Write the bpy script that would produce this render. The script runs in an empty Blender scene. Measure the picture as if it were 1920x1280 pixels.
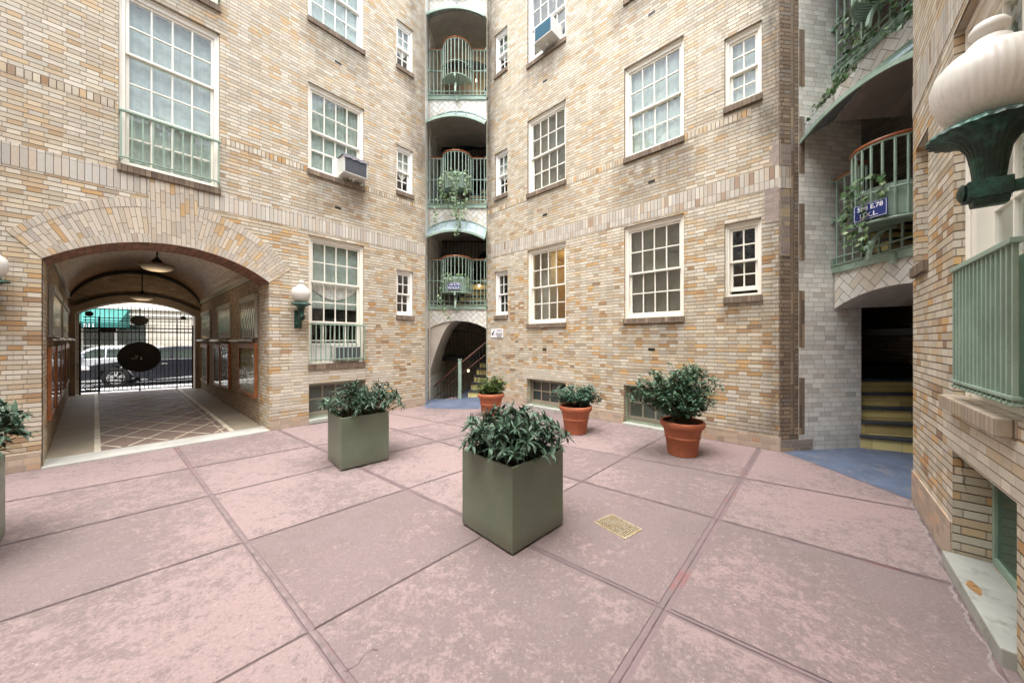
import bpy, bmesh, math, random
from mathutils import Vector
random.seed(7)
sc = bpy.context.scene
COL = sc.collection
PI = math.pi
# ---------------------------------------------------------------- camera / world / light
cam = bpy.data.cameras.new('camera'); camo = bpy.data.objects.new('camera', cam); COL.objects.link(camo)
camo.location = (0, 0, 1.45); camo.rotation_euler = (PI/2, 0, 0)
cam.sensor_width = 36; cam.lens = 12.0; cam.shift_y = -2/1920.0; cam.clip_end = 600; cam.clip_start = .02
sc.camera = camo
w = bpy.data.worlds.new('World'); sc.world = w; w.use_nodes = True
nt = w.node_tree; nt.nodes.clear()
SUN_EL, SUN_AZ = 76, 195
sky = nt.nodes.new('ShaderNodeTexSky'); sky.sky_type = 'NISHITA'; sky.sun_disc = False
sky.sun_elevation = math.radians(SUN_EL); sky.sun_rotation = math.radians(SUN_AZ); sky.dust_density = 4; sky.air_density = 1.0; sky.ozone_density = 1.0
bg = nt.nodes.new('ShaderNodeBackground'); bg.inputs[1].default_value = .13
wo = nt.nodes.new('ShaderNodeOutputWorld'); hs = nt.nodes.new('ShaderNodeHueSaturation'); hs.inputs['Saturation'].default_value = .5; nt.links.new(sky.outputs[0], hs.inputs['Color']); nt.links.new(hs.outputs[0], bg.inputs[0]); nt.links.new(bg.outputs[0], wo.inputs[0])
sl = bpy.data.lights.new('sun', 'SUN'); sl.energy = 1.3; sl.angle = math.radians(80); sl.color = (1, .975, .935)
so = bpy.data.objects.new('sun', sl); COL.objects.link(so)
az = math.radians(SUN_AZ); el = math.radians(SUN_EL)
so.rotation_euler = Vector((-math.sin(az)*math.cos(el), -math.cos(az)*math.cos(el), -math.sin(el))).to_track_quat('-Z', 'Y').to_euler()
sc.view_settings.view_transform = 'Standard'; sc.view_settings.look = 'None'; sc.view_settings.exposure = 2.32; sc.view_settings.gamma = 1
sc.render.engine = 'CYCLES'
sc.cycles.max_bounces = 10; sc.cycles.diffuse_bounces = 5; sc.cycles.transparent_max_bounces = 12

# ---------------------------------------------------------------- node helpers
class X:
    def __init__(s, t, o): s.t = t; s.o = o
    def _m(s, op, *a, clamp=False):
        n = s.t.nodes.new('ShaderNodeMath'); n.operation = op; n.use_clamp = clamp
        for i, q in enumerate((s,)+a):
            if isinstance(q, X): s.t.links.new(q.o, n.inputs[i])
            else: n.inputs[i].default_value = float(q)
        return X(s.t, n.outputs[0])
    def __add__(s, b): return s._m('ADD', b)
    __radd__ = __add__
    def __sub__(s, b): return s._m('SUBTRACT', b)
    def __rsub__(s, b): return (s*-1.0)+b
    def __mul__(s, b): return s._m('MULTIPLY', b)
    __rmul__ = __mul__
    def __truediv__(s, b): return s._m('DIVIDE', b)
    def floor(s): return s._m('FLOOR')
    def frac(s): return s._m('FRACT')
    def lt(s, b): return s._m('LESS_THAN', b)
    def gt(s, b): return s._m('GREATER_THAN', b)
    def min(s, b): return s._m('MINIMUM', b)
    def max(s, b): return s._m('MAXIMUM', b)
    def abs(s): return s._m('ABSOLUTE')
    def pow(s, b): return s._m('POWER', b)
    def clamp(s): return s._m('ADD', 0.0, clamp=True)
    def sstep(s, a, b):
        n = s.t.nodes.new('ShaderNodeMapRange'); n.interpolation_type = 'SMOOTHSTEP'
        s.t.links.new(s.o, n.inputs[0]); n.inputs[1].default_value = a; n.inputs[2].default_value = b
        if a > b: n.inputs[1].default_value = b; n.inputs[2].default_value = a; n.inputs[3].default_value = 1; n.inputs[4].default_value = 0
        return X(s.t, n.outputs[0])
class T:
    """a material with shorthand for its nodes"""
    def __init__(s, name, rough=.8, spec=.3, metal=0):
        s.m = bpy.data.materials.new(name); s.m.use_nodes = True; s.t = s.m.node_tree
        s.b = s.t.nodes['Principled BSDF']; s.b.inputs['Roughness'].default_value = rough
        s.b.inputs['Specular IOR Level'].default_value = spec; s.b.inputs['Metallic'].default_value = metal
    def uv(s):
        n = s.t.nodes.new('ShaderNodeUVMap'); n.uv_map = 'UVMap'
        p = s.t.nodes.new('ShaderNodeSeparateXYZ'); s.t.links.new(n.outputs[0], p.inputs[0]); s.uvo = n.outputs[0]
        return X(s.t, p.outputs[0]), X(s.t, p.outputs[1])
    def vec(s, x, y, z=0.0):
        n = s.t.nodes.new('ShaderNodeCombineXYZ')
        for i, q in enumerate((x, y, z)):
            if isinstance(q, X): s.t.links.new(q.o, n.inputs[i])
            else: n.inputs[i].default_value = q
        return n.outputs[0]
    def pos(s):
        return s.t.nodes.new('ShaderNodeNewGeometry').outputs['Position']
    def noise(s, vec, scale, detail=4, rough=.55, col=False):
        n = s.t.nodes.new('ShaderNodeTexNoise'); n.inputs['Scale'].default_value = scale; n.inputs['Detail'].default_value = detail; n.inputs['Roughness'].default_value = rough
        if vec is not None: s.t.links.new(vec, n.inputs['Vector'])
        return X(s.t, n.outputs['Fac'])
    def white(s, vec):
        n = s.t.nodes.new('ShaderNodeTexWhiteNoise'); n.noise_dimensions = '3D'; s.t.links.new(vec, n.inputs[0]); return X(s.t, n.outputs[0])
    def ramp(s, x, stops, const=False):
        n = s.t.nodes.new('ShaderNodeValToRGB'); r = n.color_ramp
        if const: r.interpolation = 'CONSTANT'
        while len(r.elements) < len(stops): r.elements.new(.5)
        for e, (p, c) in zip(r.elements, stops): e.position = p; e.color = (*c, 1)
        s.t.links.new(x.o, n.inputs[0]); return n.outputs[0]
    def mix(s, f, a, b, mode='MIX'):
        n = s.t.nodes.new('ShaderNodeMix'); n.data_type = 'RGBA'; n.blend_type = mode
        for i, q in ((0, f), (6, a), (7, b)):
            if isinstance(q, X): s.t.links.new(q.o, n.inputs[i])
            elif isinstance(q, (int, float)): n.inputs[i].default_value = q
            elif isinstance(q, tuple): n.inputs[i].default_value = (*q, 1)
            else: s.t.links.new(q, n.inputs[i])
        return n.outputs[2]
    def col(s, c):
        if isinstance(c, tuple): s.b.inputs['Base Color'].default_value = (*c, 1)
        else: s.t.links.new(c, s.b.inputs['Base Color'])
    def rough(s, x): s.t.links.new(x.o, s.b.inputs['Roughness'])
    def bump(s, x, strength=.5, dist=.01):
        n = s.t.nodes.new('ShaderNodeBump'); n.inputs['Strength'].default_value = strength; n.inputs['Distance'].default_value = dist
        s.t.links.new(x.o, n.inputs['Height']); s.t.links.new(n.outputs[0], s.b.inputs['Normal'])
    def attr(s, name):
        n = s.t.nodes.new('ShaderNodeAttribute'); n.attribute_name = name; return X(s.t, n.outputs['Fac'])

BUFF = [(0, (.58, .545, .46)), (.15, (.555, .495, .385)), (.27, (.60, .555, .465)), (.38, (.51, .44, .325)), (.48, (.575, .50, .38)), (.57, (.455, .41, .335)), (.65, (.57, .48, .355)), (.73, (.53, .405, .25)), (.82, (.40, .335, .255)), (.89, (.56, .375, .185)), (.95, (.49, .29, .125)), (.99, (.30, .21, .145))]
BROWN = [(0, (.22, .17, .125)), (.3, (.29, .225, .165)), (.55, (.17, .13, .10)), (.75, (.34, .25, .165)), (.92, (.25, .215, .18))]
WHITEB = [(0, (.86, .86, .81)), (.3, (.81, .82, .77)), (.5, (.88, .86, .80)), (.7, (.78, .78, .74)), (.85, (.82, .78, .70)), (.96, (.62, .61, .57))]
RED = [(0, (.27, .13, .08)), (.35, (.22, .105, .07)), (.6, (.31, .16, .10)), (.85, (.19, .10, .07))]
TUN = [(0, (.35, .26, .185)), (.3, (.40, .305, .22)), (.6, (.30, .22, .155)), (.85, (.44, .36, .27))]
PALE = [(0, (.58, .54, .45)), (.35, (.54, .50, .42)), (.6, (.60, .55, .45)), (.8, (.50, .45, .37)), (.93, (.50, .38, .22))]
PLINTH = [(0, (.45, .36, .28)), (.4, (.41, .33, .26)), (.62, (.48, .38, .28)), (.8, (.49, .31, .20)), (.9, (.43, .35, .28))]
LAV = [(0, (.33, .27, .24)), (.5, (.29, .24, .215)), (.8, (.36, .30, .26)), (.93, (.46, .36, .23))]

def brick(name, ramp=BUFF, ch=.0535, L=.268, hgrad=False, rnd=.85, bed=.0095, head=.0045, bedc=(.105, .08, .055), headc=(.36, .31, .24), swap=False,  # dark bedc paints in the shade of the raked bed joints
          stains=(), shift=.5, rough=.82, spec=.25, speck=True, grime=.22, stagger=True, bump=1.0, flemish=None):
    if flemish is None: flemish = stagger and rnd > .8
    k = T(name, rough, spec)
    u, v = k.uv()
    if swap: u, v = v, u
    jit = k.noise(k.vec(u*1.0, v*1.0), 9, 2) - .5
    vv = (v + jit*.0016)/ch
    row = vv.floor(); fv = vv.frac()
    if flemish:
        x = u/L + row*.5 + (k.white(k.vec(row, 3.1))-.5)*.07
        f = x.frac(); isH = f.gt(.635); cell = x.floor()*2.0 + isH
        r1 = k.white(k.vec(cell, row, 1.3)); r2 = k.white(k.vec(cell, row, 7.9))
        de = f.min((f-.635).abs()).min(1.0-f)*L
    else:
      x = u/L + (row*(.5 if stagger else 0.0)) + (k.white(k.vec(row, 3.1))*.7 if stagger and rnd > 0 else 0.0)
      wv = x + row*31.0
      def vor(feat):
          n = k.t.nodes.new('ShaderNodeTexVoronoi'); n.voronoi_dimensions = '1D'; n.feature = feat
          n.inputs['Randomness'].default_value = rnd; n.inputs['Scale'].default_value = 1; k.t.links.new(wv.o, n.inputs['W']); return n
      f1 = vor('F1'); sp = k.t.nodes.new('ShaderNodeSeparateColor'); k.t.links.new(f1.outputs['Color'], sp.inputs[0])
      r1, r2 = X(k.t, sp.outputs[0]), X(k.t, sp.outputs[1])
      de = X(k.t, vor('DISTANCE_TO_EDGE').outputs['Distance'])*L
    big = k.noise(k.vec(u, v), .55, 3)
    idx = (r1 + (big-.5)*shift).clamp()
    if hgrad: idx = (idx*(v.sstep(5.2, 1.8)*.28+.74)).clamp()
    c = k.ramp(idx, ramp, const=False)
    c = k.mix(.34, c, k.ramp(r1, ramp, const=True))
    # value change from brick to brick, and blotches within a brick
    val = r2*.28 + .87
    c = k.mix(1.0, c, k.vec(val, val, val), 'MULTIPLY')
    fine = k.noise(k.vec(u*1.0, v*1.6, row*3.0), 34, 4, .7)
    fv2 = fine*.34 + .83
    c = k.mix(1.0, c, k.vec(fv2, fv2, fv2), 'MULTIPLY')
    if speck:
        sn = k.noise(k.vec(u, v), 210, 2, .6)
        c = k.mix(sn.sstep(.62, .72)*.55*r2, c, (.10, .08, .06))
    edge = k.noise(k.vec(u, v), 60, 2) - .5
    mb = (fv*ch + edge*.003).sstep(bed, bed*.55)
    mh = (de + edge*.002).sstep(head, head*.5)
    c = k.mix(mh*.8, c, headc)
    c = k.mix(mb*.88, c, bedc)
    # soot running down
    st = k.noise(k.vec(u*2.2, v*.35), 1.3, 5, .65).sstep(.50, .78)*grime
    c = k.mix(st, c, (.20, .165, .13), 'MIX')
    for (u0, u1, v0, v1, s, fe, colr) in stains:
        sw = (u, v) if not swap else (v, u)
        uu, ww = sw
        nz = k.noise(k.vec(uu*4.0, ww*1.1), 1.8, 6, .7)
        msk = uu.sstep(u0-fe, u0+fe)*uu.sstep(u1+fe, u1-fe)*ww.sstep(v0-fe*1.6, v0+fe)*ww.sstep(v1+fe, v1-fe)
        c = k.mix((msk*(nz*1.7-.25)).clamp()*s, c, colr)
    k.col(c)
    h = (1.0 - mb.max(mh)) + fine*.25
    k.bump(h, .8*bump, .007)
    k.b.inputs['Roughness'].default_value = rough
    return k.m

def plain(name, c, rough=.5, metal=0, spec=.4, var=.12, scale=6, bump=0, coat=0, c2=None, thr=(.45, .7)):
    k = T(name, rough, spec, metal)
    p = k.pos()
    n = k.noise(p, scale, 5, .6)
    a = tuple(min(1, q*(1-var)) for q in c); b = tuple(min(1, q*(1+var)) for q in c)
    cc = k.mix(n.sstep(.3, .7), a, b)
    if c2: cc = k.mix(k.noise(p, scale*2.7, 6, .7).sstep(*thr), cc, c2)
    k.col(cc)
    rr = n*.25 + (rough-.12); k.rough(rr)
    if bump: k.bump(k.noise(p, scale*9, 4, .6), bump, .004)
    if coat: k.b.inputs['Coat Weight'].default_value = coat
    return k.m

def glassmat(name, tint=(.96, .985, .97), base=.10, rough=.015, mult=1.0):
    m = bpy.data.materials.new(name); m.use_nodes = True; t = m.node_tree; t.nodes.clear()
    o = t.nodes.new('ShaderNodeOutputMaterial'); mx = t.nodes.new('ShaderNodeMixShader')
    tr = t.nodes.new('ShaderNodeBsdfTransparent'); tr.inputs[0].default_value = (*tint, 1)
    gl = t.nodes.new('ShaderNodeBsdfGlossy'); gl.inputs['Roughness'].default_value = rough
    fr_ = t.nodes.new('ShaderNodeLayerWeight'); fr_.inputs[0].default_value = .5; fr = t.nodes.new('ShaderNodeMath'); fr.operation = 'POWER'; fr.inputs[1].default_value = 4; t.links.new(fr_.outputs['Facing'], fr.inputs[0])
    ma = t.nodes.new('ShaderNodeMath'); ma.operation = 'MULTIPLY_ADD'; ma.use_clamp = True; ma.inputs[1].default_value = mult; ma.inputs[2].default_value = base
    nz = t.nodes.new('ShaderNodeTexNoise'); nz.inputs['Scale'].default_value = 5; nz.inputs['Detail'].default_value = 2
    g = t.nodes.new('ShaderNodeNewGeometry'); t.links.new(g.outputs['Position'], nz.inputs['Vector'])
    bp = t.nodes.new('ShaderNodeBump'); bp.inputs['Strength'].default_value = .25; bp.inputs['Distance'].default_value = .02
    t.links.new(nz.outputs['Fac'], bp.inputs['Height']); t.links.new(bp.outputs[0], gl.inputs['Normal'])
    t.links.new(fr.outputs[0], ma.inputs[0]); t.links.new(ma.outputs[0], mx.inputs[0])
    t.links.new(tr.outputs[0], mx.inputs[1]); t.links.new(gl.outputs[0], mx.inputs[2]); t.links.new(mx.outputs[0], o.inputs[0])
    return m
def emit(name, c, s):
    k = T(name); k.col(c); k.b.inputs['Emission Color'].default_value = (*c, 1); k.b.inputs['Emission Strength'].default_value = s; return k.m

# ---------------------------------------------------------------- mesh helpers
class MB:
    def __init__(s): s.v = []; s.f = []; s.uv = {}; s.tone = {}
    def poly(s, pts, uv=None, tone=None):
        b = len(s.v); s.v += [tuple(p) for p in pts]; s.f.append(tuple(range(b, b+len(pts))))
        if uv: s.uv[len(s.f)-1] = uv
        if tone is not None: s.tone[len(s.f)-1] = tone
    def box(s, x0, x1, y0, y1, z0, z1, skip=''):
        b = len(s.v)
        s.v += [(x0, y0, z0), (x1, y0, z0), (x1, y1, z0), (x0, y1, z0), (x0, y0, z1), (x1, y0, z1), (x1, y1, z1), (x0, y1, z1)]
        for k, q in (('b', (0, 3, 2, 1)), ('t', (4, 5, 6, 7)), ('f', (0, 1, 5, 4)), ('k', (2, 3, 7, 6)), ('l', (3, 0, 4, 7)), ('r', (1, 2, 6, 5))):
            if k not in skip: s.f.append(tuple(b+i for i in q))
        return s
    def bar(s, p, q, wd, dp=None, up=(0, 0, 1)):
        """rectangular bar from p to q"""
        p = Vector(p); q = Vector(q); d = (q-p).normalized(); up = Vector(up)
        if abs(d.dot(up)) > .95: up = Vector((0, 1, 0))
        a = d.cross(up).normalized(); c = a.cross(d); dp = dp or wd; b = len(s.v)
        for o in (p, q):
            for i, j in ((-1, -1), (1, -1), (1, 1), (-1, 1)): s.v.append(tuple(o + a*(i*wd/2) + c*(j*dp/2)))
        s.f += [(b, b+1, b+2, b+3), (b+7, b+6, b+5, b+4)] + [(b+i, b+4+i, b+4+(i+1) % 4, b+(i+1) % 4) for i in range(4)]
        return s
    def tube(s, pts, r, n=8, caps=True, flat=1.0):
        pts = [Vector(p) for p in pts]; N = len(pts); rings = []
        rr = r if isinstance(r, (list, tuple)) else [r]*N
        prev = None
        for i, p in enumerate(pts):
            d = (pts[min(i+1, N-1)]-pts[max(i-1, 0)])
            d = d.normalized() if d.length > 1e-9 else Vector((0, 0, 1))
            if prev is None:
                up = Vector((0, 0, 1)) if abs(d.z) < .9 else Vector((0, 1, 0)); a = d.cross(up).normalized()
            else: a = (prev - d*prev.dot(d)).normalized()
            prev = a; c = a.cross(d); b = len(s.v); rings.append(b)
            for k in range(n):
                t = 2*PI*k/n; s.v.append(tuple(p + a*math.cos(t)*rr[i] + c*math.sin(t)*rr[i]*flat))
        for b0, b1 in zip(rings, rings[1:]):
            for k in range(n): s.f.append((b0+k, b0+(k+1) % n, b1+(k+1) % n, b1+k))
        if caps: s.f.append(tuple(rings[0]+k for k in reversed(range(n)))); s.f.append(tuple(rings[-1]+k for k in range(n)))
        return s
    def lathe(s, prof, n=32, c=(0, 0, 0), a0=0, a1=2*PI, lobes=0, amp=0, taperlobe=None):
        full = abs(a1-a0-2*PI) < 1e-6; m = n if full else n+1; rings = []
        for i, (r, z) in enumerate(prof):
            b = len(s.v); rings.append(b)
            la = amp*(taperlobe(i/(len(prof)-1)) if taperlobe else 1)
            for k in range(m):
                t = a0+(a1-a0)*k/n; R = r*(1+la*math.cos(lobes*t)) if lobes else r
                s.v.append((c[0]+R*math.cos(t), c[1]+R*math.sin(t), c[2]+z))
        for b0, b1 in zip(rings, rings[1:]):
            for k in range(n):
                k2 = (k+1) % m if full else k+1
                s.f.append((b0+k, b0+k2, b1+k2, b1+k))
        return s
    def prism(s, poly, y0, y1, caps=True):
        n = len(poly); b = len(s.v)
        s.v += [(x, y0, z) for x, z in poly] + [(x, y1, z) for x, z in poly]
        for i in range(n): s.f.append((b+i, b+(i+1) % n, b+n+(i+1) % n, b+n+i))
        if caps: s.f.append(tuple(b+i for i in range(n))); s.f.append(tuple(b+n+i for i in reversed(range(n))))
        return s
    def disc(s, c, rx, rz, y0, y1, n=32):
        return s.prism([(c[0]+rx*math.cos(2*PI*i/n), c[1]+rz*math.sin(2*PI*i/n)) for i in range(n)], y0, y1)
    def xf(s, fn): s.v = [tuple(fn(*p)) for p in s.v]; return s
    def build(s, name, mat, parent=None, smooth=False, bevel=0, recalc=True, ang=38, loc=None):
        me = bpy.data.meshes.new(name); me.from_pydata(s.v, [], s.f)
        if recalc and not s.uv and not s.tone:
            bm = bmesh.new(); bm.from_mesh(me); bmesh.ops.recalc_face_normals(bm, faces=bm.faces); bm.to_mesh(me); bm.free()
        me.update()
        ul = me.uv_layers.new(name='UVMap'); data = ul.data
        for i, p in enumerate(me.polygons):
            cu = s.uv.get(i)
            nx, ny, nz = p.normal
            for j, li in enumerate(p.loop_indices):
                if cu: data[li].uv = cu[j]
                else:
                    x, y, z = me.vertices[me.loops[li].vertex_index].co
                    if abs(nz) > .75: data[li].uv = (x, y)
                    elif abs(ny) >= abs(nx): data[li].uv = (x, z)
                    else: data[li].uv = (y+.13, z)
        if s.tone:
            a = me.attributes.new('tone', 'FLOAT', 'FACE')
            for i in range(len(me.polygons)): a.data[i].value = s.tone.get(i, .5)
        if smooth:
            me.polygons.foreach_set('use_smooth', [True]*len(me.polygons)); me.set_sharp_from_angle(angle=math.radians(ang))
        me.materials.append(mat)
        o = bpy.data.objects.new(name, me); COL.objects.link(o)
        if parent: o.parent = parent
        if loc: o.location = loc
        if bevel:
            b = o.modifiers.new('bevel', 'BEVEL'); b.width = bevel; b.segments = 2; b.limit_method = 'ANGLE'; b.angle_limit = math.radians(40)
        return o
def thing(name, label, cat, loc=(0, 0, 0), rz=0, group=None):
    o = bpy.data.objects.new(name, None); COL.objects.link(o); o.location = loc; o.rotation_euler = (0, 0, rz); o.empty_display_size = .1
    o['label'] = label; o['category'] = cat
    if group: o['group'] = group
    return o
def tag(o, label, cat, group=None):
    o['label'] = label; o['category'] = cat
    if group: o['group'] = group
    return o
def struct(o): o['kind'] = 'structure'; return o
def stuff(o): o['kind'] = 'stuff'; return o
class Frame:
    """a wall's own axes: s along it (to a viewer's right), y into it, z up"""
    def __init__(s, O, e):
        n = math.hypot(*e); s.O = O; s.e = (e[0]/n, e[1]/n); s.y = (-s.e[1], s.e[0]); s.rz = math.atan2(s.e[1], s.e[0])
    def pt(s, t, d=0, z=0): return (s.O[0]+s.e[0]*t+s.y[0]*d, s.O[1]+s.e[1]*t+s.y[1]*d, z)
FA = Frame((-3.881, 5.459), (572, 640)); FB = Frame((-.630, 8.401), (665, -640)); FC = Frame((3.63, 3.09), (-570, -640))
FW = Frame((3.497, 4.435), (1.21, .165)); FT = Frame((-2.05, 8.36), (1, 0)); FR_ = Frame((4.28, 4.53), (-.086, -1))
R1 = (-9.52, 10.43); R0 = (-3.881, 5.459); L0 = (-5.309, 3.861); L1 = (-11.59, 8.92)
FTR = Frame(R1, (R0[0]-R1[0], R0[1]-R1[1])); FTL = Frame(L0, (L1[0]-L0[0], L1[1]-L0[1])); FG = Frame(L1, (R1[0]-L1[0], R1[1]-L1[1]))
def text(s, size, name, mat, parent, loc, rot=(PI/2, 0, 0), ext=.0015, align='CENTER', bold=0.0):
    c = bpy.data.curves.new(name, 'FONT'); c.body = s; c.size = size; c.extrude = ext; c.align_x = align; c.align_y = 'CENTER'; c.offset = bold
    t = bpy.data.objects.new(name, c); COL.objects.link(t)
    dg = bpy.context.evaluated_depsgraph_get(); me = bpy.data.meshes.new_from_object(t.evaluated_get(dg))
    bpy.data.objects.remove(t); me.materials.clear(); me.materials.append(mat)
    o = bpy.data.objects.new(name, me); COL.objects.link(o); o.location = loc; o.rotation_euler = rot; o.parent = parent
    return o

# ---------------------------------------------------------------- materials
SOOT = (.075, .062, .05)
M = {}
M['brickA'] = brick('buff brick left wall', hgrad=True, stains=[(2.5, 3.2, 5.2, 11, .75, .25, SOOT), (2.75, 3.2, 3.6, 6, .55, .12, SOOT), (2.2, 2.65, 4.2, 4.5, .5, .1, SOOT), (2.2, 2.65, 6.8, 7.1, .6, .1, SOOT), (.5, 1.6, 6.5, 6.95, .5, .15, SOOT), (-1.7, -.5, 5.95, 6.3, .3, .1, SOOT), (.5, 1.6, .7, .95, .35, .1, SOOT), (-12, 2.9, -.1, .14, .5, .1, SOOT), (.55, 1.55, 3.75, 4.36, .55, .22, SOOT), (1.1, 1.6, 3.95, 4.36, .6, .12, (.12, .07, .03)), (-12, -1.9, 4.2, 7, .25, .6, (.5, .48, .43))])
M['brickB'] = brick('buff brick right wall', hgrad=True, stains=[(-.2, .22, 4.4, 11, .95, .14, SOOT), (-.2, .45, 6.5, 11, .6, .2, SOOT), (5.45, 5.9, 4.1, 11, .95, .22, SOOT), (3.4, 4.7, 3.85, 4.55, .65, .2, SOOT), (1.3, 2.5, 4.1, 4.6, .35, .2, SOOT), (5.3, 5.9, 0, .45, .7, .18, SOOT), (3.5, 4.6, 1.3, 1.78, .4, .15, SOOT), (5.0, 5.6, 4.4, 4.75, .6, .15, SOOT), (5.55, 5.9, .3, 3.3, .55, .1, SOOT), (3.3, 4.7, 6.9, 7.3, .5, .15, SOOT), (1.3, 2.4, 7.0, 7.4, .5, .12, SOOT), (.2, .8, 4.5, 4.85, .5, .08, SOOT), (5.05, 5.55, 1.7, 2.0, .5, .08, SOOT), (0, 5.7, -.1, .12, .5, .08, SOOT)])
M['brickC'] = brick('buff brick near right wall', hgrad=True, stains=[(-1, 3, -.1, .1, .5, .05, SOOT)])
M['brickD'] = brick('buff brick rear wall', speck=False)
M['soldier'] = brick('upright brick course', swap=True, ch=.056, L=.31, rnd=0, stagger=False, bed=.006, ramp=[(0, (.57, .53, .45)), (.2, (.49, .47, .43)), (.4, (.54, .49, .41)), (.6, (.47, .44, .39)), (.8, (.51, .45, .37)), (.93, (.46, .37, .28)), (.98, (.36, .26, .19))], shift=.1)
M['header'] = brick('square header course', swap=True, ch=.054, L=.3, rnd=0, stagger=False, bed=.009, ramp=BUFF, shift=.2)
M['voussoir'] = brick('arch voussoir brick', swap=True, ch=.047, L=.2, rnd=.55, bed=.005, head=.004, bedc=(.17, .12, .08), headc=(.17, .12, .08), ramp=[(0, (.54, .49, .41)), (.25, (.53, .46, .36)), (.45, (.51, .47, .40)), (.6, (.54, .45, .34)), (.75, (.46, .42, .37)), (.88, (.52, .40, .25)), (.97, (.52, .35, .18))], shift=.15, grime=.15)
M['voussoir_rim'] = brick('arch rim brick', swap=True, ch=.047, L=3.0, rnd=0, stagger=False, bed=.005, head=.003, bedc=(.17, .12, .08), ramp=[(0, (.54, .49, .41)), (.25, (.51, .47, .40)), (.6, (.54, .45, .34)), (.75, (.46, .42, .37)), (.88, (.52, .40, .25)), (.97, (.52, .35, .18))], shift=.15, grime=.15)
M['sill'] = brick('brown rowlock sill brick', swap=True, ch=.052, L=.5, rnd=0, stagger=False, bed=.006, ramp=[(0, (.17, .13, .10)), (.4, (.22, .165, .12)), (.7, (.14, .105, .08)), (.9, (.27, .21, .15))], grime=.4, speck=False)
M['sillC'] = brick('tan rowlock sill brick', swap=True, ch=.058, L=.5, rnd=0, stagger=False, bed=.007, bedc=(.10, .08, .06), ramp=[(0, (.36, .30, .23)), (.4, (.40, .33, .24)), (.7, (.31, .26, .21)), (.9, (.42, .35, .27))], grime=.25)
M['red'] = brick('red soffit brick', ramp=RED, ch=.07, L=.2, speck=False)
M['tunnel'] = brick('passage brick', ramp=TUN, ch=.055, L=.24, speck=False)
M['vault'] = brick('glazed vault tile', ramp=[(0, (.26, .15, .085)), (.4, (.33, .195, .11)), (.8, (.19, .11, .06))], ch=.05, L=.12, rnd=.6, rough=.42, spec=.4, speck=False, grime=0)
M['white'] = brick('white glazed brick', ramp=WHITEB, ch=.063, L=.165, rnd=.2, bed=.0045, head=.003, bedc=(.30, .27, .22), headc=(.33, .30, .25), rough=.34, spec=.5, speck=False, grime=.12, shift=.2, stains=[(.2, 3, .0, .25, .3, .1, SOOT), (.2, 1.3, 4.4, 9, .25, .35, (.2, .19, .15))])
M['brown'] = brick('dark brown brick', ramp=BROWN, bed=.009, bedc=(.05, .04, .03), headc=(.07, .055, .045), speck=False)
M['brown_up'] = brick('dark brown upright brick', ramp=BROWN, swap=True, ch=.06, L=.3, rnd=.2, bed=.008, bedc=(.05, .04, .03), headc=(.07, .055, .045), speck=False)
M['lav'] = brick('grey brown patch brick', ramp=LAV, bed=.007, bedc=(.5, .44, .36), headc=(.45, .4, .33), speck=False, grime=.2)
M['patch'] = brick('pale repointed brick', ramp=PALE, bed=.007, bedc=(.24, .19, .13), headc=(.48, .42, .32), grime=.1, L=.3)
M['plinth'] = brick('plinth patch brick', ramp=PLINTH, ch=.072, bed=.008, bedc=(.55, .48, .4), headc=(.5, .44, .37), speck=False, grime=.2)
M['inner'] = brick('stair hall brick', ramp=[(0, (.36, .30, .22)), (.5, (.30, .25, .18)), (.8, (.40, .33, .24))], speck=False, ch=.06)
M['cream'] = plain('cream window paint', (.84, .81, .72), .45, var=.05, scale=3, bump=.05, c2=(.5, .46, .36), thr=(.66, .85))
M['whitep'] = plain('white window paint', (.86, .855, .82), .42, var=.04, scale=3)
M['green'] = plain('pale green ironwork paint', (.27, .37, .295), .45, var=.14, scale=5, bump=.08, c2=(.13, .20, .17), thr=(.58, .8))
M['greenflat'] = plain('green planter metal', (.135, .168, .115), .36, var=.16, scale=2.2, spec=.5, bump=.03, c2=(.19, .175, .125), thr=(.5, .85))
M['greendark'] = plain('olive green sheet paint', (.105, .19, .135), .5, var=.1, scale=3, bump=.5)
M['wood'] = plain('varnished rail wood', (.30, .095, .035), .32, var=.25, scale=14, spec=.5)
M['woodbox'] = plain('orange varnished wood', (.34, .12, .04), .35, var=.25, scale=10, spec=.5)
M['black'] = plain('black painted iron', (.018, .017, .015), .45, var=.2)
M['milk'] = plain('weathered milk glass', (.76, .755, .73), .5, var=.05, scale=5, spec=.35)
M['terra'] = plain('terracotta', (.40, .125, .058), .68, var=.14, scale=3.5, bump=.1, c2=(.34, .15, .09), thr=(.5, .8))
M['soil'] = plain('dark soil', (.03, .02, .014), .95, var=.5, scale=30, bump=1)
M['stone'] = plain('grey stone slab', (.36, .37, .335), .75, var=.12, scale=2.5, bump=.15, c2=(.21, .20, .17), thr=(.5, .75))
M['concrete'] = plain('pale threshold stone', (.46, .46, .42), .7, var=.14, scale=2, bump=.12, c2=(.36, .34, .29), thr=(.5, .8))
M['plaster'] = plain('aged soffit plaster', (.50, .45, .38), .8, var=.12, scale=1.5, bump=.1)
M['curtain'] = plain('sheer curtain', (.39, .46, .42), .9, var=.14, scale=9)
M['curtainw'] = plain('white lace curtain', (.72, .71, .68), .9, var=.12, scale=20)
M['blind'] = plain('window blind', (.40, .40, .35), .6, var=.1)
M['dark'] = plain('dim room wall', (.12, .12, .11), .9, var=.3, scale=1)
M['vdark'] = plain('near black hall shade', (.025, .022, .02), .9, var=.3, scale=1)  # near-black colour stands in for the darkness of the halls
M['bluefloor'] = plain('blue grey floor paint', (.10, .13, .195), .62, var=.2, scale=2.5, bump=.2, c2=(.17, .17, .19), thr=(.54, .62))
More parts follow.
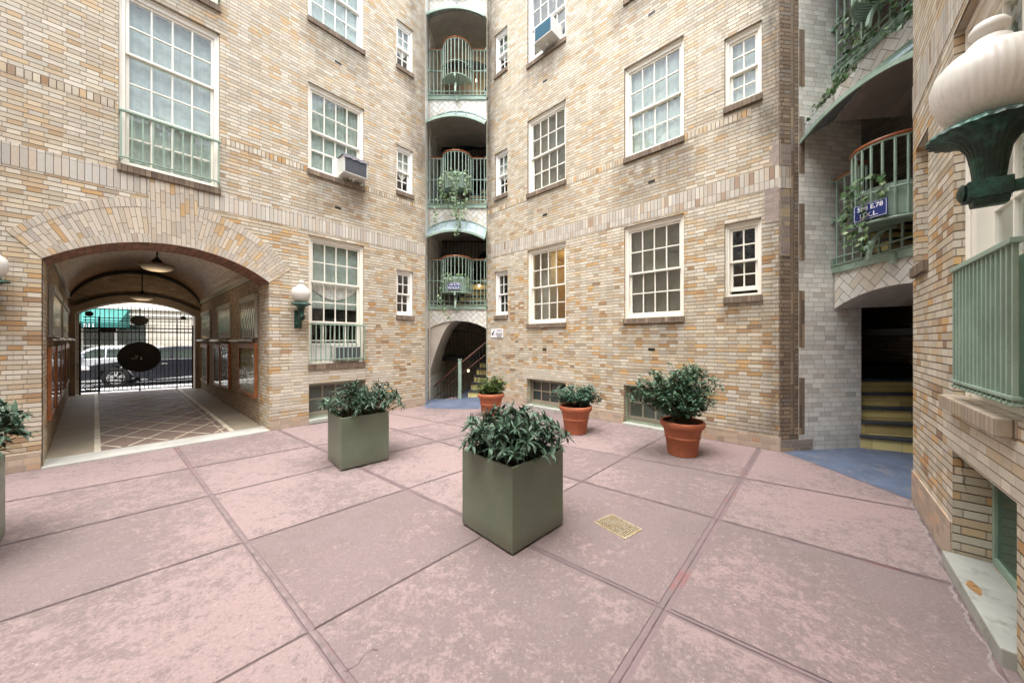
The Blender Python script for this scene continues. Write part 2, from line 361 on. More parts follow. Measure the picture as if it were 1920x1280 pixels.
M['tread'] = plain('slate stair tread', (.05, .055, .065), .6, var=.2, scale=8)
M['yellow'] = brick('yellow glazed riser tile', ramp=[(0, (.74, .62, .25)), (.4, (.55, .43, .18)), (.7, (.78, .68, .32)), (.9, (.42, .33, .14))], ch=.2, L=.3, rnd=.3, bed=.004, head=.003, rough=.35, spec=.5, speck=False)
M['glass'] = glassmat('window glass', base=.12, mult=.8)
M['glass_wavy'] = None
M['metal'] = plain('brushed light metal', (.62, .61, .58), .35, metal=.8, var=.1)
M['acwhite'] = plain('off white enamel', (.62, .62, .58), .4, var=.08, scale=4, c2=(.4, .38, .33), thr=(.6, .85))
M['acgrille'] = plain('grey cooling fins', (.10, .105, .12), .5, var=.15, scale=30)
M['acblue'] = plain('blue cooling fins', (.035, .13, .19), .45, var=.15, scale=30)
M['signblue'] = plain('blue enamel', (.018, .035, .17), .3, var=.08)
M['signwhite'] = plain('white enamel', (.82, .82, .84), .35, var=.03)
M['ink'] = plain('black lettering', (.015, .015, .02), .5, var=.1)
M['canopy'] = plain('frosted canopy glass', (.30, .38, .42), .22, var=.12, scale=3, spec=.7)
M['brass'] = plain('worn brass grate', (.30, .20, .085), .5, metal=.2, var=.3, scale=25, c2=(.44, .40, .30), thr=(.42, .55))
def milk():
    k = T('streaked milk glass', .42, .4); p = k.pos(); sx = k.t.nodes.new('ShaderNodeSeparateXYZ'); k.t.links.new(p, sx.inputs[0])
    x, y, z = (X(k.t, sx.outputs[i]) for i in range(3))
    n = k.noise(k.vec(x*110, y*110, z*4), 1.0, 3, .6); n2 = k.noise(p, 6, 4)
    c = k.mix(n2.sstep(.3, .7), (.74, .72, .67), (.66, .64, .58)); c = k.mix((n+(n2-.5)*.4).sstep(.50, .70)*.22, c, (.40, .39, .35)); k.col(c); return k.m  # fine vertical streaks, darker than the base tone
M['globe'] = milk()
def bronze():
    k = T('verdigris bronze', .42, .5, .35); p = k.pos()
    n = k.noise(p, 11, 6, .65); n2 = k.noise(p, 38, 4, .7)
    c = k.ramp((n*.75+n2*.25), [(.30, (.012, .022, .017)), (.48, (.018, .045, .035)), (.58, (.035, .115, .085)), (.67, (.15, .31, .25)), (.8, (.05, .13, .10))])
    k.col(c); k.bump(n2, .6, .004); return k.m
M['bronze'] = bronze()
def leafmat(name, a, b, c, rough=.4, spec=.5):
    k = T(name, rough, spec); t = k.attr('tone'); k.col(k.ramp(t, [(0, a), (.5, b), (1, c)])); k.b.inputs['Subsurface Weight'].default_value = 0
    return k.m
M['leaf_long'] = leafmat('long glossy leaf', (.028, .066, .038), (.052, .100, .062), (.105, .165, .115), .45, .4)
M['leaf_box'] = leafmat('small waxy leaf', (.03, .085, .045), (.06, .14, .078), (.12, .22, .125), .4)
M['leaf_blue'] = leafmat('blue green small leaf', (.035, .095, .062), (.065, .155, .105), (.13, .24, .165), .42)
M['leaf_yellow'] = leafmat('yellow green leaf', (.045, .085, .02), (.10, .16, .04), (.22, .27, .08), .42)
M['leaf_ivy'] = leafmat('ivy leaf', (.02, .055, .018), (.045, .11, .03), (.19, .26, .12), .4)
M['stem'] = plain('woody stem', (.11, .075, .045), .85, var=.3, scale=20)
def planterpaint():
    k = T('green planter paint', .36, .5); p = k.pos(); sx = k.t.nodes.new('ShaderNodeSeparateXYZ'); k.t.links.new(p, sx.inputs[0]); x, y, z = (X(k.t, sx.outputs[i]) for i in range(3))
    n = k.noise(p, 2.4, 4); st = k.noise(k.vec(x*9, y*9, z*1.2), 1.0, 5, .6); sc_ = k.noise(p, 17, 5, .8); dirt = z.sstep(.16, .0)*k.noise(p, 13, 4)
    c = k.mix(n.sstep(.3, .7), (.128, .162, .110), (.172, .205, .148)); c = k.mix(st.sstep(.52, .72)*.55, c, (.185, .155, .105)); c = k.mix(st.sstep(.36, .24)*.4, c, (.17, .235, .185))
    c = k.mix((dirt*1.3).clamp()*.75, c, (.12, .10, .08)); c = k.mix(sc_.sstep(.74, .78)*.7, c, (.33, .36, .30)); k.col(c); k.rough(n*.25+.27); k.bump(n, .15, .02); return k.m
M['greenflat'] = planterpaint()
def herring():
    k = T('herringbone white tile', .4, .45); u, v = k.uv()
    W = .098
    a = (u+v)*(.70711/W) + 40.0; b = (v-u)*(.70711/W) + 40.0
    i = a.floor(); j = b.floor(); fx = a.frac(); fy = b.frac()
    d = (i-j)/4.0; m = ((d - d.floor())*4.0+.5).floor()
    e = .045
    L = fx.lt(e); R = fx.gt(1-e); Bm = fy.lt(e); Tp = fy.gt(1-e)
    m0 = (m-0.0).abs().lt(.4); m1 = (m-1.0).abs().lt(.4); m2 = (m-2.0).abs().lt(.4); m3 = (m-3.0).abs().lt(.4)
    mort = (m0*L.max(Bm).max(Tp)).max(m1*R.max(Bm).max(Tp)).max(m3*L.max(Bm).max(R)).max(m2*L.max(Tp).max(R))
    h = k.white(k.vec(i-m1, j-m2, 1.7))
    c = k.ramp(h, [(0, (.72, .71, .66)), (.3, (.64, .63, .58)), (.55, (.74, .71, .64)), (.8, (.60, .54, .44)), (1, (.72, .72, .70))])
    n = k.noise(k.vec(u, v), 9, 4); nn = n*.4+.8
    c = k.mix(1.0, c, k.vec(nn, nn, nn), 'MULTIPLY')
    c = k.mix(mort*.8, c, (.17, .15, .12)); k.col(c); k.bump(1.0-mort, .35, .004); return k.m
M['herring'] = herring()
def paving(name, tone):
    k = T(name, .78, .25); p = k.pos()
    n1 = k.noise(p, .8, 4, .6); n2 = k.noise(p, 5.5, 7, .72); n3 = k.noise(p, 60, 4, .7); n4 = k.noise(p, 170, 2, .6)
    if tone:
        tn = k.attr('tone'); f = k.noise(p, 11, 13, .88); g = k.noise(p, 42, 8, .80)
        pink = k.mix(n1.sstep(.3, .7), (.276, .204, .200), (.256, .202, .196))
        grey = k.mix(n2.sstep(.35, .65), (.158, .127, .123), (.178, .137, .135))
        wear = (f*.72+g*.28 + (n1-.5)*.34 + (tn-.5)*.10).sstep(.465, .51)
        base = k.mix(wear*.86, pink, grey)
        wash = (k.noise(p, 1.6, 5, .6) + (tn-.5)*.16).sstep(.52, .66); base = k.mix(wash*.4, base, (.218, .168, .170))
        pit = k.noise(p, 15, 5, .75).sstep(.655, .70); base = k.mix(pit*.6, base, (.095, .088, .082))
        chip = k.noise(p, 75, 2, .5).sstep(.69, .73); base = k.mix(chip*.6, base, (.42, .38, .36))
        v = n3*.7+.65
    else:
        base = k.mix(n2.sstep(.35, .65), (.200, .148, .152), (.176, .136, .140))
        red = (k.noise(p, 1.5, 6, .7)).sstep(.56, .62); base = k.mix(red*.45, base, (.25, .085, .075)); v = n3*.3+.85; pit = n4.sstep(.7, .8)
    base = k.mix(1.0, base, k.vec(v, v, v), 'MULTIPLY')
    base = k.mix(n4.sstep(.66, .72)*.5, base, (.10, .08, .075))
    k.col(base); k.bump(n3*.5+n4*.3-pit*.5, .4 if tone else .15, .004); k.rough(n2*.3+.6); return k.m
M['paving'] = paving('worn pink paving', True); M['joint'] = paving('smooth joint band', False)
M['darkwood'] = plain('dark stained rail wood', (.09, .035, .018), .35, var=.2, scale=12); M['rust'] = plain('rust stain', (.30, .17, .07), .85, var=.3, scale=30); M['caulk'] = plain('grey joint filler', (.185, .145, .145), .85, var=.25, scale=14); M['trimstone'] = plain('brown arch trim stone', (.25, .195, .14), .7, var=.15, scale=3); M['joint_pale'] = plain('pale mortar smear', (.25, .215, .21), .9, var=.2, scale=9); M['groove'] = plain('dirty joint line', (.145, .108, .108), .9, var=.35, scale=12)
M['passfloor'] = plain('brown pink passage floor', (.27, .19, .15), .55, var=.2, scale=2, bump=.1, c2=(.20, .15, .12), thr=(.45, .7))
M['passside'] = plain('grey brown margin floor', (.36, .31, .23), .6, var=.16, scale=2, bump=.1)
M['passline'] = plain('cream inlaid strip', (.80, .73, .58), .55, var=.2, scale=5)
M['asphalt'] = plain('street asphalt', (.09, .09, .09), .85, var=.15, scale=5, bump=.3)
M['pavement'] = plain('grey city pavement', (.42, .41, .39), .8, var=.1, scale=2)
M['far_wall'] = brick('pale stone facade', ramp=[(0, (.58, .52, .42)), (.5, (.52, .46, .36)), (1, (.62, .56, .46))], ch=.4, L=.9, rnd=.2, bed=.02, head=.012, speck=False, grime=.1)
M['awning'] = plain('turquoise awning canvas', (.02, .15, .13), .7, var=.1)
M['cardark'] = plain('dark navy car paint', (.012, .014, .024), .38, var=.1, spec=.4, coat=.15)
M['carsilver'] = plain('silver car paint', (.50, .52, .55), .28, metal=.3, var=.04, coat=.6)
M['carglass'] = plain('tinted car glass', (.03, .045, .04), .06, var=.1, spec=.8)
M['tyre'] = plain('tyre rubber', (.02, .02, .02), .85, var=.2)
M['rim'] = plain('alloy rim', (.62, .62, .63), .3, metal=.7, var=.05)
M['lampglass'] = plain('clear lamp lens', (.75, .75, .75), .1, spec=.8, var=.05)
M['bowl'] = emit('lit milk glass bowl', (.30, .27, .23), .0); M['warm'] = emit('warm lamp glow', (1, .72, .42), .9)
M['warmwall'] = plain('warm painted room', (.50, .38, .20), .8, var=.08)
def wavy():
    k = T('rippled obscure glass', .24, .7, .45); u, v = k.uv()
    ph = (u*46.0 + ((v*15.0)._m('SINE')*2.6))
    h = ph._m('SINE')*.5 + .5
    c = k.ramp(h, [(0, (.10, .07, .04)), (.55, (.38, .29, .17)), (.85, (.75, .64, .44)), (1, (.90, .82, .64))]); k.col(c); k.bump(h, 1.0, .05); return k.m  # reflections on the ripples, bright and dark, painted into the colour
M['glass_wavy'] = wavy()

# ---------------------------------------------------------------- the setting: ground
def clip(poly, a, b, c, keep):
    out = []
    for i in range(len(poly)):
        p, q = poly[i], poly[(i+1) % len(poly)]
        dp = (a*p[0]+b*p[1]+c)*keep; dq = (a*q[0]+b*q[1]+c)*keep
        if dp >= 0: out.append(p)
        if (dp > 0) != (dq > 0) and abs(dp-dq) > 1e-12:
            t = dp/(dp-dq); out.append((p[0]+(q[0]-p[0])*t, p[1]+(q[1]-p[1])*t))
    return out
def line(p, q):
    a, b = q[1]-p[1], p[0]-q[0]; n = math.hypot(a, b); return a/n, b/n, -(a*p[0]+b*p[1])/n
court = [FA.pt(-11)[:2], FA.pt(2.98)[:2], (-1.3, 9.2), FB.pt(0)[:2], FB.pt(5.721)[:2], (5.2, 4.0), FC.pt(0)[:2], FC.pt(12)[:2]]
court = [FA.pt(-12, .15)[:2], FA.pt(3.1, .15)[:2], (-1.3, 9.2), FB.pt(0, .15)[:2], FB.pt(5.8, .15)[:2], (4.3, 3.9), FC.pt(-.05, .15)[:2], FC.pt(12, .15)[:2]]
LN = [((-4.552, 4.617), (-.691, 1.445)), ((-3.606, 2.404), (-1.101, 4.859)), ((-4.532, 3.063), (-2.6, 4.808)), ((-2.631, 1.754), (-.587, 3.757)),
      ((-1.249, 1.445), (2.296, 5.156)), ((.452, 1.445), (3.176, 4.419)), ((-3.663, 5.427), (1.31, 1.448)), ((-1.965, 5.59), (2.467, 2.133)), ((2.2, 3.736), (3.394, 2.955)),
      ((-3.5, -1), (-.7, -3.3)), ((-6.0, 1.6), (-5.2, 2.2)), ((2.2, .2), (3.5, 1.62))]
EQ = [line(*l) for l in LN]
m = MB(); m.poly([(x, y, 0) for x, y in court]); struct(m.build('courtyard_ground', M['joint']))
cells = [court]
for a, b, c in EQ[:10]:
    new = []
    for P in cells:
        for k in (1, -1):
            Q = clip(P, a, b, c, k)
            if len(Q) >= 3: new.append(Q)
    cells = new
m = MB()
HB = [.024, .015, .015, .012, .008, .032, .026, .019, .015, .016, .016, .016]
for P in cells:
    Q = P
    for (a, b, c), hb in zip(EQ[:10], HB):
        mx = max(P, key=lambda p: abs(a*p[0]+b*p[1]+c)); sgn = 1 if a*mx[0]+b*mx[1]+c > 0 else -1
        Q = clip(Q, a, b, c - sgn*hb, sgn)
        if len(Q) < 3: break
    if len(Q) < 3: continue
    tn = random.random()
    m.poly([(x, y, .004) for x, y in Q], tone=tn)
struct(m.build('courtyard_paving', M['paving'], recalc=False))
m = MB()
for i, (p, q) in enumerate(LN[:10]):
    p = Vector((*p, 0)); q = Vector((*q, 0)); d = (q-p).normalized(); nrm = Vector((-d.y, d.x, 0))
    a = p-d*.9 if i not in (8,) else p; b = q+d*1.2
    if i in (9, 10, 11): a, b = p, q
    if i == 0:
        cq = MB(); pr = None
        for k in range(121):
            c = a+(b-a)*(k/120); h1, h2 = .007+.004*random.random(), .007+.004*random.random(); cur = ((c.x+nrm.x*h1, c.y+nrm.y*h1, .0052), (c.x-nrm.x*h2, c.y-nrm.y*h2, .0052))
            if pr: cq.poly([pr[0], pr[1], cur[1], cur[0]])
            pr = cur
        struct(cq.build('joint_filler', M['caulk']))
    for off, hw in (((0, .0022),) if i else ((-.009, .0014), (.009, .0009))):
        # slightly uneven edges
        N = 60; prev = None
        for k in range(N+1):
            c = a+(b-a)*(k/N)+nrm*off; wv = hw*(.55+.9*random.random()); dz = .0035 + i*.00012
            cur = (c+nrm*wv+Vector((0, 0, dz)), c-nrm*wv+Vector((0, 0, dz)))
            if prev: m.poly([prev[0], prev[1], cur[1], cur[0]])
            prev = cur
struct(m.build('paving_joint', M['groove']))
m = MB(); m.poly([(x, y, .008) for x, y in [(-1.99, 7.62), (-1.80, 7.25), (-1.2, 7.19), (-.66, 7.2), (-.58, 8.0), (-.60, 8.9), (-1.2, 8.9), (-1.25, 8.42), (-2.1, 8.42)]])
struct(m.build('blue_floor', M['bluefloor']))
m = MB(); m.poly([(x, y, .008) for x, y in [(3.43, 4.5), (3.52, 4.40), (3.615, 3.15), (3.66, 2.9), (5.9, 2.9), (5.9, 6.2), (4.6, 6.2), (4.6, 4.62)]])
struct(m.build('blue_floor', M['bluefloor']))
m = MB(); m.poly([(-300, -300, -2.0), (300, -300, -2.0), (300, 300, -2.0), (-300, 300, -2.0)]); struct(m.build('ground', M['asphalt']))
def ground_crack(pts, w):
    q = MB(); pr = None; random.seed(len(pts)+int(pts[0][0]*100)); P = []
    for (a, b), (c, d) in zip(pts, pts[1:]):
        n = max(3, int(math.hypot(c-a, d-b)/.03))
        for i in range(n): P.append((a+(c-a)*i/n+random.gauss(0, .006), b+(d-b)*i/n+random.gauss(0, .006)))
    for i, (a, b) in enumerate(P):
        h = w*(.3+random.random()); cur = ((a-h, b-h, .0068), (a+h, b+h, .0068))
        if pr: q.poly([pr[0], pr[1], cur[1], cur[0]])
        pr = cur
    struct(q.build('paving_crack', M['groove']))
ground_crack([(-.74, 1.48), (-.66, 1.60), (-.60, 1.58)], .005); ground_crack([(-.55, 2.62), (-.35, 2.72), (-.28, 2.92)], .002); ground_crack([(1.9, 1.9), (2.1, 2.05), (2.2, 2.3)], .0018)
def dirt_edge(fr, a, b, w, mat='groove', off=.0, z=.0062):
    random.seed(int(a*31)+5); q = MB(); n = int((b-a)/.015); pr = None; r1 = w
    for i in range(n+1):
        s_ = a+(b-a)*i/n; r1 = max(w*.35, min(w*1.5, r1+random.gauss(0, w*.22))); x, y, _ = fr.pt(s_, -off); x2, y2, _ = fr.pt(s_, -off-r1)
        cur = ((x, y, z), (x2, y2, z))
        if pr: q.poly([pr[0], pr[1], cur[1], cur[0]])
        pr = cur
    struct(q.build('edge_dirt', M[mat]))
dirt_edge(FA, -6, -2.2, .012); dirt_edge(FA, .02, 2.9, .010); dirt_edge(FB, .1, 5.7, .012); dirt_edge(FC, .02, 1.19, .016, off=.008); dirt_edge(FC, 1.19, 2.6, .014, off=.043); dirt_edge(FC, .02, 1.19, .030, 'joint_pale', .008, .0056); dirt_edge(FC, 1.19, 2.6, .026, 'joint_pale', .043, .0056)
# street beyond the gate (frame FG: s along the gate, d outwards)
def gx(f): return (lambda x, y, z: f.pt(x, y, z))
m = MB(); m.box(-60, 60, 3.2, 14.5, -.9, -.26).xf(gx(FG)); struct(m.build('street', M['asphalt']))
m = MB(); m.poly([FG.pt(-60, .1, -.02), FG.pt(60, .1, -.02), FG.pt(60, 3.2, -.14), FG.pt(-60, 3.2, -.14)]); m.poly([FG.pt(-60, 3.2, -.14), FG.pt(60, 3.2, -.14), FG.pt(60, 3.2, -.4), FG.pt(-60, 3.2, -.4)])
struct(m.build('near_pavement', M['pavement']))
m = MB(); m.box(-60, 60, 14.5, 18, -.9, -.14).xf(gx(FG)); struct(m.build('far_pavement', M['pavement']))

# ---------------------------------------------------------------- wall with openings
TOP = 10.6; LOW = 7.6
def wall_mb(s0, s1, z0, z1, holes, dep=.2, arch=None, ends=''):
    m = MB()
    hs = [h[:4] for h in holes]
    if arch: hs.append((arch[0], arch[1], z0, arch[3]))
    xs = sorted({s0, s1, *[h[0] for h in hs], *[h[1] for h in hs]}); zs = sorted({z0, z1, *[h[2] for h in hs], *[h[3] for h in hs]})
    xs = [x for x in xs if s0 <= x <= s1]; zs = [z for z in zs if z0 <= z <= z1]
    for x0, x1 in zip(xs, xs[1:]):
        for a, b in zip(zs, zs[1:]):
            cx, cz = (x0+x1)/2, (a+b)/2
            if any(h[0] < cx < h[1] and h[2] < cz < h[3] for h in hs): continue
            m.poly([(x0, 0, a), (x1, 0, a), (x1, 0, b), (x0, 0, b)])
    for h in holes:
        x0, x1, a, b = h[:4]; d = h[4] if len(h) > 4 else dep
        m.poly([(x0, 0, a), (x0, d, a), (x0, d, b), (x0, 0, b)]); m.poly([(x1, 0, a), (x1, 0, b), (x1, d, b), (x1, d, a)])
        m.poly([(x0, 0, b), (x0, d, b), (x1, d, b), (x1, 0, b)]); m.poly([(x0, 0, a), (x1, 0, a), (x1, d, a), (x0, d, a)])
    if arch:
        x0, x1, sp, ap = arch; cx = (x0+x1)/2; hw = (x1-x0)/2; rise = ap-sp; R = (hw*hw+rise*rise)/(2*rise); N = 40
        def az(x): return math.sqrt(max(0, R*R-(x-cx)**2))-(R-rise)+sp
        P = [(x0+(x1-x0)*i/N) for i in range(N+1)]
        for a, b in zip(P, P[1:]):
            if max(az(a), az(b)) < ap-1e-5 or True: m.poly([(a, 0, az(a)), (b, 0, az(b)), (b, 0, ap), (a, 0, ap)])
    return m
def arcpts(x0, x1, sp, ap, N=32):
    cx = (x0+x1)/2; hw = (x1-x0)/2; rise = ap-sp; R = (hw*hw+rise*rise)/(2*rise); th = math.asin(min(1, hw/R))
    if rise > hw: th = PI-th
    return [(cx+R*math.sin(-th+2*th*i/N), R*math.cos(-th+2*th*i/N)-R+ap) for i in range(N+1)]

def railing(parent, s0, s1, z0, z1, y=-.06, n=11, name='window_railing', mat='green', dep=.03, foot=True):
    m = MB(); m.box(s0, s1, y-.018, y+.018, z1-.012, z1+.012); m.box(s0+.002, s1-.002, y-.014, y+.014, z0-.008, z0+.008)
    for i in range(n):
        x = s0+.02+(s1-s0-.04)*i/(n-1); m.box(x-.008, x+.008, y-.008, y+.008, z0+.008, z1-.012)
        if foot: m.box(x-.018, x+.018, y-.014, y+.014, z0-.034, z0-.022); m.box(x-.007, x+.007, y-.007, y+.007, z0-.024, z0-.008)
    for x in (s0+.01, s1-.01):
        m.box(x-.009, x+.009, y+.0185, .03, z1-.009, z1+.009); m.box(x-.009, x+.009, y+.0185, .03, z0-.006, z0+.006)
    return m.build(name, M[mat], parent, bevel=.002)

def window(bld, s0, s1, z0, z1, cols, rows, depth=.055, c=.055, behind='sheer', label=None, mat='cream', open_=0, sill=True, sillmat='sill', acrow=False, glass='glass'):
    fr = MB(); y0, y1 = depth, depth+.13
    zt = z1-c-.02
    fr.box(s0, s0+c, y0, y1, z0, z1); fr.box(s1-c, s1, y0, y1, z0, z1); fr.box(s0+c, s1-c, y0, y1, zt, z1); fr.box(s0+c, s1-c, y0-.012, y1, z0, z0+.04)
    fr.box(s0+.002, s0+.022, y0-.02, y0-.001, z0+.002, z1-.002); fr.box(s1-.022, s1-.002, y0-.02, y0-.001, z0+.002, z1-.002); fr.box(s0+.022, s1-.022, y0-.02, y0-.001, z1-.022, z1-.002)
    f = fr.build('window', M[mat], bld, bevel=.003)
    if label: f['label'] = label
    a0, a1, b0, b1 = s0+c, s1-c, z0+.04, zt; tot = sum(rows); n = len(rows); H = (b1-b0)
    g = MB(); top = b1
    for k, r in enumerate(rows):
        h = H*r/tot; bot = top-h; y = depth+.025+.034*k; lo = bot-(.015 if k < n-1 else 0)
        if k == n-1 and open_: lo += open_
        hi = top+(.015 if k else 0); rw = .034; br = .03 if k < n-1 else .06
        q = MB(); q.box(a0+.001, a0+rw, y, y+.03, lo, hi); q.box(a1-rw, a1-.001, y, y+.03, lo, hi); q.box(a0+rw, a1-rw, y-.001, y+.031, lo, lo+br); q.box(a0+rw, a1-rw, y-.001, y+.031, hi-.032, hi)
        i0, i1, j0, j1 = a0+rw, a1-rw, lo+br, hi-.032
        for i in range(1, cols): x = i0+(i1-i0)*i/cols; q.box(x-.009, x+.009, y+.003, y+.028, j0, j1)
        for i in range(1, r): z = j0+(j1-j0)*i/r; q.box(i0, i1, y+.001, y+.026, z-.009, z+.009)
        q.build('sash', M[mat], f, bevel=.002)
        # each pane leans a little, as old glass does
        for i in range(cols):
            for j in range(r):
                xa = i0+(i1-i0)*i/cols; xb = i0+(i1-i0)*(i+1)/cols; za = j0+(j1-j0)*j/r; zb = j0+(j1-j0)*(j+1)/r
                t1, t2 = random.uniform(-.0015, .0015), random.uniform(-.0015, .0015)
                g.poly([(xa, y+.016+t1, za), (xb, y+.016+t2, za), (xb, y+.016-t1, zb), (xa, y+.016-t2, zb)])
        top = bot
    g.build('glass', M[glass], f, recalc=False)
    yb = depth+.025+.034*n+.012
    if behind in ('sheer', 'lace', 'drape'):
        q = MB(); N = 60; ph = random.random()*6
        rng = [(a0, a1)] if behind == 'sheer' else [(a0, a0+(a1-a0)*.36), (a1-(a1-a0)*.36, a1)]
        for (u0, u1) in rng:
            pr = None
            for i in range(N+1):
                x = u0+(u1-u0)*i/N; yy = yb+.006*math.sin(x*75+ph)+.006*math.sin(x*31+ph*2)
                cur = [(x, yy, b0), (x, yy+.006*math.sin(x*20), b1)]
                if pr: q.poly([pr[0], cur[0], cur[1], pr[1]])
                pr = cur
        q.build('curtain', M['curtainw' if behind == 'lace' else 'curtain'], f, smooth=True, recalc=False)
    if behind == 'blind':
        q = MB(); z = b1; lowz = b0+(b1-b0)*.03
        while z > lowz: q.poly([(a0, yb, z), (a1, yb, z), (a1, yb+.016, z-.021), (a0, yb+.016, z-.021)]); z -= .024
        q.build('blind', M['blind'], f, recalc=False)
    if behind == 'half':
        q = MB(); q.box(a0, a1, yb, yb+.004, b0+(b1-b0)*.45, b1); q.build('shade', M['curtain'], f)
        q = MB(); N = 40; pr = None
        for i in range(N+1):
            x = a0+(a1-a0)*i/N; t = i/N; drop = .22*math.sin(PI*min(1, max(0, t)))**1; yy = yb-.02+.008*math.sin(x*90)
            zt2 = b0+(b1-b0)*.66; cur = [(x, yy, zt2-.06-drop), (x, yy, zt2)]
            if pr: q.poly([pr[0], cur[0], cur[1], pr[1]])
            pr = cur
        q.build('swag', M['curtainw'], f, recalc=False)
    if sill:
        q = MB(); q.box(s0-.012, s1+.012, -.035, depth+.01, z0-.085, z0+.004); o = q.build('sill', M[sillmat], f, bevel=.004)
    return f

def basement_window(bld, s0, s1, z0, z1, cols=4, mesh=True):
    y = .15; q = MB(); q.box(s0+.0, s0+.05, y, y+.06, z0, z1); q.box(s1-.05, s1, y, y+.06, z0, z1); q.box(s0+.05, s1-.05, y, y+.06, z1-.06, z1); q.box(s0+.05, s1-.05, y, y+.06, z0, z0+.1)
    i0, i1, j0, j1 = s0+.05, s1-.05, z0+.1, z1-.06
    for i in range(1, cols): x = i0+(i1-i0)*i/cols; q.box(x-.013, x+.013, y+.01, y+.04, j0, j1)
    q.box(i0, i1, y+.012, y+.038, (j0+j1)/2-.012, (j0+j1)/2+.012)
    f = q.build('basement_window', M['passside'], bld, bevel=.002)
    g = MB(); g.poly([(i0, y+.03, j0), (i1, y+.03, j0), (i1, y+.03, j1), (i0, y+.03, j1)]); g.build('glass', M['carglass'], f, recalc=False)
    q = MB(); y = .095
    q.box(s0, s0+.022, y, y+.02, z0, z1); q.box(s1-.022, s1, y, y+.02, z0, z1); q.box(s0+.022, s1-.022, y, y+.02, z1-.022, z1); q.box(s0+.022, s1-.022, y, y+.02, z0, z0+.035)
    q.build('screen_frame', M['sage'], f, bevel=.002)
    if mesh: diamond(s0+.022, s1-.022, z0+.035, z1-.022, y+.01, .034, .0016, 1.9).build('wire_screen', M['black' if not mesh == 2 else 'green'] if mesh == 3 else M['wire'], f, recalc=False)
    q = MB(); q.box(s0-.01, s1+.01, -.06, .095, z0-.06, z0+.004); q.build('sill', M['stone'], f, bevel=.006)
    return f
M['sage'] = plain('sage green screen frame', (.27, .33, .235), .55, var=.12, scale=5); M['wire'] = plain('grey green wire', (.20, .23, .18), .5, var=.1)
def diamond(x0, x1, z0, z1, y, pitch, hw, asp=1.8):
    """woven diamond wire as thin ribbons"""
    m = MB(); W = x1-x0; Hh = z1-z0; k = asp
    for sgn in (1, -1):
        c = -Hh/k - pitch
        while c < W+Hh/k+pitch:
            # x = c + t ; z = sgn*k*t (+H for negative)
            pts = []
            t0, t1 = 0, Hh/k
            xa, xb = c+t0, c+t1; lo = max(0, xa); hi = min(W, xb)
            if hi > lo:
                za = (lo-c)*k; zb = (hi-c)*k
                if sgn < 0: za, zb = Hh-za, Hh-zb
                h2 = hw*1.2
                m.poly([(x0+lo-h2, y+.001*sgn, z0+za), (x0+lo+h2, y+.001*sgn, z0+za), (x0+hi+h2, y+.001*sgn, z0+zb), (x0+hi-h2, y+.001*sgn, z0+zb)])
            c += pitch
    return m
def ac_unit(frame, s0, s1, z0, z1, out, label, fins='acgrille', cover=False, rail=None):
    t = thing('air_conditioner', label, 'air conditioner', frame.pt((s0+s1)/2, 0, z0), frame.rz); hw = (s1-s0)/2; h = z1-z0
    q = MB(); q.box(-hw, hw, -out, .12, 0, h); q.build('casing', M['acwhite'], t, bevel=.006)
    q = MB(); q.box(-hw+.02, hw-.02, -out-.004, -out+.001, .025, h-.02)
    k = 0
    x = -hw+.03
    while x < hw-.03: q.box(x, x+.0025, -out-.008, -out-.0035, .03, h-.025); x += .009
    q.build('grille', M[fins], t)
    q = MB(); q.box(-.05, .05, -out*.6, -.01, -.03, 0); q.build('bracket', M['acwhite'], t); MB().box(-.012, .012, -out*.5, -out*.5+.03, -.07, -.0305).build('drip_spout', M['acwhite'], t)
    if cover:
        q = MB(); N = 14
        for i in range(N):
            a, b = -hw-.02+(2*hw+.04)*i/N, -hw-.02+(2*hw+.04)*(i+1)/N
            f = lambda x: (h+.012+.007*math.sin(x*61), h-.045+.014*math.sin(x*47+1))
            q.poly([(a, .05, f(a)[0]), (b, .05, f(b)[0]), (b, -out-.012, f(b)[0]-.004), (a, -out-.012, f(a)[0]-.004)]); q.poly([(a, -out-.012, f(a)[0]-.004), (b, -out-.012, f(b)[0]-.004), (b, -out-.022, f(b)[1]), (a, -out-.022, f(a)[1])])
        q.build('weather_cover', M['cover'], t, smooth=True, recalc=False)
    return t
M['cover'] = plain('torn grey plastic sheet', (.13, .12, .14), .4, var=.4, scale=40, c2=(.3, .29, .33), thr=(.5, .6))
def vent(bld, s, z):
    q = MB(); q.box(s-.055, s+.055, -.004, .01, z-.02, z+.022); q.build('air_vent', M['black'], bld)
    q = MB(); q.box(s-.04, s+.04, -.007, -.0042, z-.006, z+.004); return q

# ================================================================= LEFT WING (wall A)
bA = thing('apartment_building', 'buff brick wing on the left with the arched vaulted passage through it', 'building', FA.pt(0), FA.rz)
tall = (.567, 1.532, 1.03, 3.275); big2 = (-1.58, -.607, 3.665, 5.94); big3 = (-1.58, -.607, 6.33, 8.6); w2 = (.557, 1.534, 4.40, 5.915); w3 = (.557, 1.534, 7.03, 8.54)
s1_, s2_, s3_ = (2.215, 2.61, 1.972, 2.93), (2.215, 2.61, 4.58, 5.54), (2.215, 2.61, 7.2, 8.16); bs = (.57, 1.56, .075, .69)
leftw = [(-5.2, -4.2, 1.1, 3.27), (-5.2, -4.2, 4.4, 5.9), (-7.6, -6.6, 1.1, 3.27), (-7.6, -6.6, 4.4, 5.9)]
HA = [tall, big2, big3, w2, w3, s1_, s2_, s3_, bs]+leftw
wall_mb(-12, 2.909, -.05, TOP, HA, arch=(-2.15, 0, 2.375, 2.75)).build('wall', M['brickA'], bA, recalc=False)
